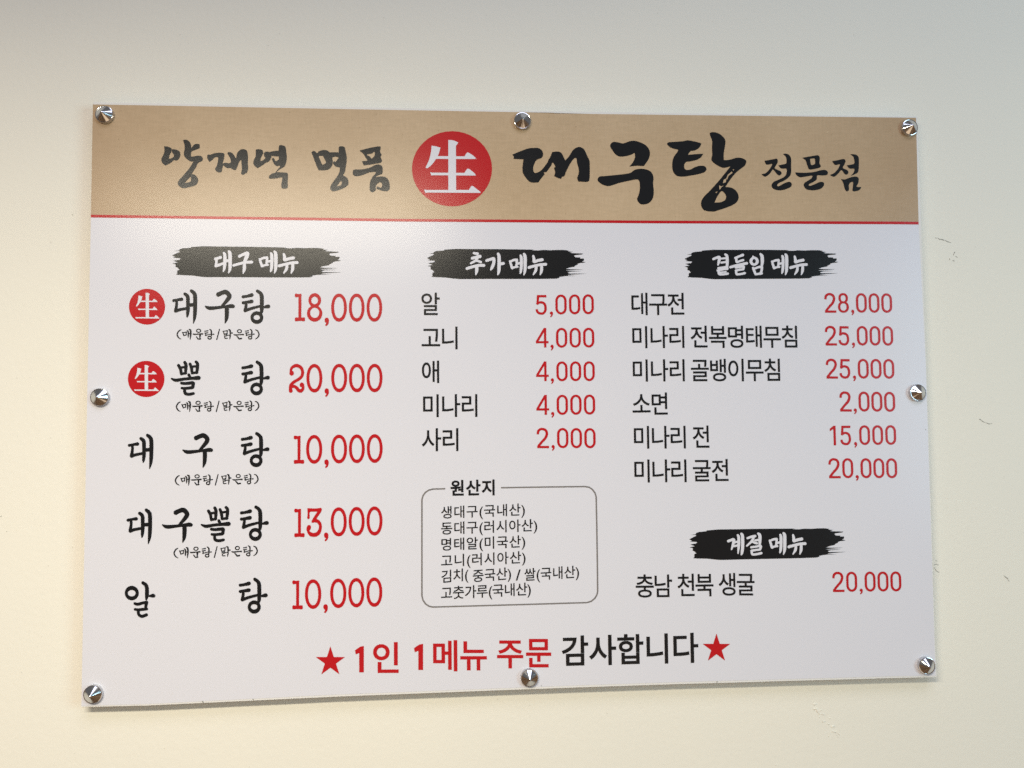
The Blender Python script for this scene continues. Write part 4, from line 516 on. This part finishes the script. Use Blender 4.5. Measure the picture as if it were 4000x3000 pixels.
('price', 'red condensed price reading 15,000 in the right column, row 5', 'red', 3, None, [('c_1', 0.1175, 0.0, 412.31, -0.00067, -0.1175, -43.63), ('c_5', 0.1175, 0.0, 426.5, -0.00067, -0.1175, -43.71), ('c_c', 0.1175, 0.0, 445.28, -0.00067, -0.1175, -43.82), ('c_0', 0.1175, 0.0, 452.89, -0.00067, -0.1175, -43.86), ('c_0', 0.1175, 0.0, 471.08, -0.00067, -0.1175, -43.96), ('c_0', 0.1175, 0.0, 489.26, -0.00067, -0.1175, -44.07)]),
('item_name', 'dark sans lettering in the right column, row 6', 'ink', 3, None, [((48120, 9), 0.02894, 0.0, 143.14, -0.00023, 0.03252, -112.91), ((45208, 9), 0.02894, 0.0, 167.76, -0.00023, 0.03252, -113.11), ((47532, 9), 0.02894, 0.0, 192.39, -0.00023, 0.03252, -113.31), ((44404, 9), 0.02863, 0.0, 223.0, -0.00023, 0.03216, -113.07), ((51204, 9), 0.02863, 0.0, 248.34, -0.00023, 0.03216, -113.28)]),
('price', 'red condensed price reading 20,000 in the right column, row 6', 'red', 3, None, [('c_2', 0.11851, 0.0, 408.92, -0.00183, -0.11851, -87.25), ('c_0', 0.11851, 0.0, 427.97, -0.00183, -0.11851, -87.54), ('c_c', 0.11851, 0.0, 446.06, -0.00183, -0.11851, -87.82), ('c_0', 0.11851, 0.0, 453.25, -0.00183, -0.11851, -87.93), ('c_0', 0.11851, 0.0, 471.11, -0.00183, -0.11851, -88.2), ('c_0', 0.11851, 0.0, 488.97, -0.00183, -0.11851, -88.48)]),
('item_name', 'dark sans lettering in the right column, under the lowest banner', 'ink', 3, None, [((52649, 9), 0.02869, 0.0, 143.81, -0.00057, 0.03223, -262.03), ((45224, 9), 0.02869, 0.0, 167.67, -0.00057, 0.03223, -262.51), ((52380, 9), 0.02874, 0.0, 199.2, -0.00031, 0.03229, -262.38), ((48513, 9), 0.02874, 0.0, 223.17, -0.00031, 0.03229, -262.64), ((49373, 9), 0.02865, 0.0, 254.32, -0.00074, 0.03219, -262.35), ((44404, 9), 0.02865, 0.0, 278.56, -0.00074, 0.03219, -262.97)]),
('price', 'red condensed price reading 20,000 in the right column, under the lowest banner', 'red', 3, None, [('c_2', 0.11734, 0.0, 409.55, -0.002, -0.11734, -237.69), ('c_0', 0.11734, 0.0, 428.54, -0.002, -0.11734, -238.01), ('c_c', 0.11734, 0.0, 446.6, -0.002, -0.11734, -238.32), ('c_0', 0.11734, 0.0, 453.87, -0.002, -0.11734, -238.44), ('c_0', 0.11734, 0.0, 471.69, -0.002, -0.11734, -238.75), ('c_0', 0.11734, 0.0, 489.51, -0.002, -0.11734, -239.05)]),
('origin_heading', 'bold heading set into the top line of the rounded frame', 'ink', 3, None, [((50896, 28), 0.02084, 0.0, -95.36, -2e-05, 0.02148, -127.23), ((49328, 28), 0.02084, 0.0, -75.18, -2e-05, 0.02148, -127.25), ((51648, 28), 0.02084, 0.0, -55.01, -2e-05, 0.02148, -127.28)]),
('origin_line', 'thin sans line 1 inside the rounded frame', 'ink', 3, None, [((49373, 9), 0.01711, 0.0, -107.77, 0.00034, 0.01711, -156.76), ((45824, 9), 0.01711, 0.0, -91.42, 0.00034, 0.01711, -156.43), ((44396, 9), 0.01711, 0.0, -75.07, 0.00034, 0.01711, -156.1), ((40, 9), 0.01711, 0.0, -58.72, 0.00034, 0.01711, -155.78), ((44397, 9), 0.01711, 0.0, -52.59, 0.00034, 0.01711, -155.65), ((45236, 9), 0.01711, 0.0, -36.24, 0.00034, 0.01711, -155.33), ((49328, 9), 0.01711, 0.0, -19.9, 0.00034, 0.01711, -155.0), ((41, 9), 0.01711, 0.0, -3.55, 0.00034, 0.01711, -154.67)]),
('origin_line', 'thin sans line 2 inside the rounded frame', 'ink', 3, None, [((46041, 9), 0.01734, 0.0, -107.95, 0.00028, 0.01734, -177.14), ((45824, 9), 0.01734, 0.0, -91.64, 0.00028, 0.01734, -176.88), ((44396, 9), 0.01734, 0.0, -75.32, 0.00028, 0.01734, -176.62), ((40, 9), 0.01734, 0.0, -59.01, 0.00028, 0.01734, -176.36), ((47084, 9), 0.01734, 0.0, -53.05, 0.00028, 0.01734, -176.26), ((49884, 9), 0.01734, 0.0, -36.74, 0.00028, 0.01734, -176.0), ((50500, 9), 0.01734, 0.0, -20.42, 0.00028, 0.01734, -175.74), ((49328, 9), 0.01734, 0.0, -4.11, 0.00028, 0.01734, -175.47), ((41, 9), 0.01734, 0.0, 12.2, 0.00028, 0.01734, -175.21)]),
('origin_line', 'thin sans line 3 inside the rounded frame', 'ink', 3, None, [((47749, 9), 0.01726, 0.0, -108.44, 0.00034, 0.01726, -197.69), ((53468, 9), 0.01726, 0.0, -91.98, 0.00034, 0.01726, -197.37), ((50508, 9), 0.01726, 0.0, -75.53, 0.00034, 0.01726, -197.04), ((40, 9), 0.01726, 0.0, -59.07, 0.00034, 0.01726, -196.72), ((48120, 9), 0.01726, 0.0, -52.93, 0.00034, 0.01726, -196.6), ((44397, 9), 0.01726, 0.0, -36.47, 0.00034, 0.01726, -196.28), ((49328, 9), 0.01726, 0.0, -20.02, 0.00034, 0.01726, -195.96), ((41, 9), 0.01726, 0.0, -3.56, 0.00034, 0.01726, -195.64)]),
('origin_line', 'thin sans line 4 inside the rounded frame', 'ink', 3, None, [((44256, 9), 0.01712, 0.0, -108.15, 0.00039, 0.01712, -218.37), ((45768, 9), 0.01712, 0.0, -91.71, 0.00039, 0.01712, -218.0), ((40, 9), 0.01712, 0.0, -75.27, 0.00039, 0.01712, -217.62), ((47084, 9), 0.01712, 0.0, -69.04, 0.00039, 0.01712, -217.48), ((49884, 9), 0.01712, 0.0, -52.6, 0.00039, 0.01712, -217.1), ((50500, 9), 0.01712, 0.0, -36.16, 0.00039, 0.01712, -216.72), ((49328, 9), 0.01712, 0.0, -19.72, 0.00039, 0.01712, -216.35), ((41, 9), 0.01712, 0.0, -3.28, 0.00039, 0.01712, -215.97)]),
('origin_line', 'thin sans line 5 inside the rounded frame', 'ink', 3, None, [((44608, 9), 0.01666, 0.0, -108.0, 0.00113, 0.01754, -238.74), ((52824, 9), 0.01666, 0.0, -92.94, 0.00113, 0.01754, -237.73), ((40, 9), 0.01666, 0.0, -77.89, 0.00113, 0.01754, -236.71), ((51473, 9), 0.01656, 0.0, -67.68, 0.00078, 0.01743, -238.61), ((44397, 9), 0.01656, 0.0, -52.5, 0.00078, 0.01743, -237.89), ((49328, 9), 0.01656, 0.0, -37.32, 0.00078, 0.01743, -237.18), ((41, 9), 0.01656, 0.0, -22.14, 0.00078, 0.01743, -236.46), ((47, 9), 0.02238, 0.0, -11.58, -0.00052, 0.01954, -238.79), ((49920, 9), 0.0166, 0.0, -0.87, 0.00057, 0.01747, -238.64), ((40, 9), 0.0166, 0.0, 14.55, 0.00057, 0.01747, -238.11), ((44397, 9), 0.0166, 0.0, 20.06, 0.00057, 0.01747, -237.92), ((45236, 9), 0.0166, 0.0, 35.47, 0.00057, 0.01747, -237.39), ((49328, 9), 0.0166, 0.0, 50.89, 0.00057, 0.01747, -236.86), ((41, 9), 0.0166, 0.0, 66.31, 0.00057, 0.01747, -236.33)]),
('origin_line', 'thin sans line 6 inside the rounded frame', 'ink', 3, None, [((44256, 9), 0.01694, 0.0, -108.35, 0.00041, 0.01784, -259.63), ((52647, 9), 0.01694, 0.0, -93.14, 0.00041, 0.01784, -259.26), ((44032, 9), 0.01694, 0.0, -77.94, 0.00041, 0.01784, -258.9), ((47336, 9), 0.01694, 0.0, -62.74, 0.00041, 0.01784, -258.53), ((40, 9), 0.01694, 0.0, -47.53, 0.00041, 0.01784, -258.16), ((44397, 9), 0.01694, 0.0, -42.44, 0.00041, 0.01784, -258.03), ((45236, 9), 0.01694, 0.0, -27.24, 0.00041, 0.01784, -257.66), ((49328, 9), 0.01694, 0.0, -12.03, 0.00041, 0.01784, -257.29), ((41, 9), 0.01694, 0.0, 3.17, 0.00041, 0.01784, -256.92)]),
('notice_lettering', 'red part of the large notice along the bottom', 'red', 3, None, [('bold_1', 0.24096, 4e-05, -216.6, -0.00737, -0.24507, -316.2), ((51064, 17), 0.04109, 0.0, -196.1, -0.00125, 0.04197, -347.28), ('bold_1', 0.24891, -0.00089, -142.31, -0.00757, -0.24455, -315.68), ((47700, 17), 0.0399, 0.0, -120.79, -0.00121, 0.04178, -346.88), ((45684, 17), 0.03987, 0.0, -85.0, -0.00121, 0.04099, -346.85), ((51452, 17), 0.03954, 0.0, -37.93, -0.00119, 0.03999, -345.99), ((47928, 17), 0.03811, 0.0, -0.63, -0.00115, 0.04118, -346.59)]),
('notice_lettering', 'dark part of the large notice along the bottom', 'ink', 3, None, [((44048, 17), 0.03954, 0.0, 45.71, -0.00017, 0.04119, -346.0), ((49324, 17), 0.03954, 0.0, 81.89, -0.00017, 0.04119, -346.16), ((54633, 17), 0.03954, 0.0, 118.08, -0.00017, 0.04119, -346.32), ((45768, 17), 0.03954, 0.0, 154.27, -0.00017, 0.04119, -346.48), ((45796, 17), 0.03954, 0.0, 190.45, -0.00017, 0.04119, -346.64)]),
('notice_star', 'red star left of the notice', 'red', 3, None, [('star', 0.19069, 0.00039, -247.27, -0.00585, -0.19187, -334.98)]),
('notice_star', 'red star right of the notice', 'red', 3, None, [('star', 0.19328, -0.00448, 250.55, -0.00571, -0.19172, -333.18)]),
]
made = []
for name, label, m, layer, par, pl in PRINTS:
    made.append(link(name, print_mesh(name, pl, layer), M[m], board if par is None else made[par], label))

# ------------------------------------------------------------------ chrome cone caps
def lathe(name, prof, n=72):
    bm = bmesh.new(); rings = []
    for r, y in prof:
        if r == 0: rings.append([bm.verts.new((0, -y / 1000, 0))])
        else: rings.append([bm.verts.new((r / 1000 * math.cos(2 * math.pi * i / n), -y / 1000, r / 1000 * math.sin(2 * math.pi * i / n))) for i in range(n)])
    for a, c in zip(rings, rings[1:]):
        for i in range(n):
            j = (i + 1) % n
            if len(c) == 1: f = bm.faces.new((a[i], a[j], c[0]))
            else: f = bm.faces.new((a[i], a[j], c[j], c[i]))
            f.smooth = True
    bmesh.ops.recalc_face_normals(bm, faces=bm.faces[:])
    for e in bm.edges:
        if e.is_manifold and e.calc_face_angle() > math.radians(18) and not any(len(v.link_edges) > 8 for v in e.verts): e.smooth = False
    me = bpy.data.meshes.new(name); bm.to_mesh(me); bm.free(); return me
collar_me = lathe('cap_collar', [(11.0, .05), (11.2, .4), (11.2, 4.0), (11.0, 4.4), (10.5, 4.55), (10.2, 4.5)])
cone_me = lathe('cap_cone', [(10.22, 4.45), (7.5, 6.45), (4.8, 8.5), (2.2, 10.5), (.35, 11.9), (0, 12.05)])
collar_me.materials.append(M['chrome']); cone_me.materials.append(M['chrome'])
proto = None
caps = [(-532.96,362.55),(2.98,363.77),(536.89,363.8),(-532.94,1.2),(534.72,-0.62),(-534.93,-364.42),(4.36,-361.87),(533.64,-363.14)]
for i, (x, z) in enumerate(caps):
    if proto is None:
        c = bpy.data.objects.new('screw_cap', collar_me); S.collection.objects.link(c)
        k = bpy.data.objects.new('cone', cone_me); S.collection.objects.link(k); k.parent = c
        proto = (c, k)
    else:
        c = proto[0].copy(); S.collection.objects.link(c)
        k = proto[1].copy(); S.collection.objects.link(k); k.parent = c
    c.parent = board
    c.location = (x / 1000, 0.0, z / 1000)
    c.rotation_euler = (math.radians(random.Random(i).uniform(-1.5, 1.5)), random.Random(i + 9).uniform(0, 6.28), math.radians(random.Random(i + 4).uniform(-1.5, 1.5)))
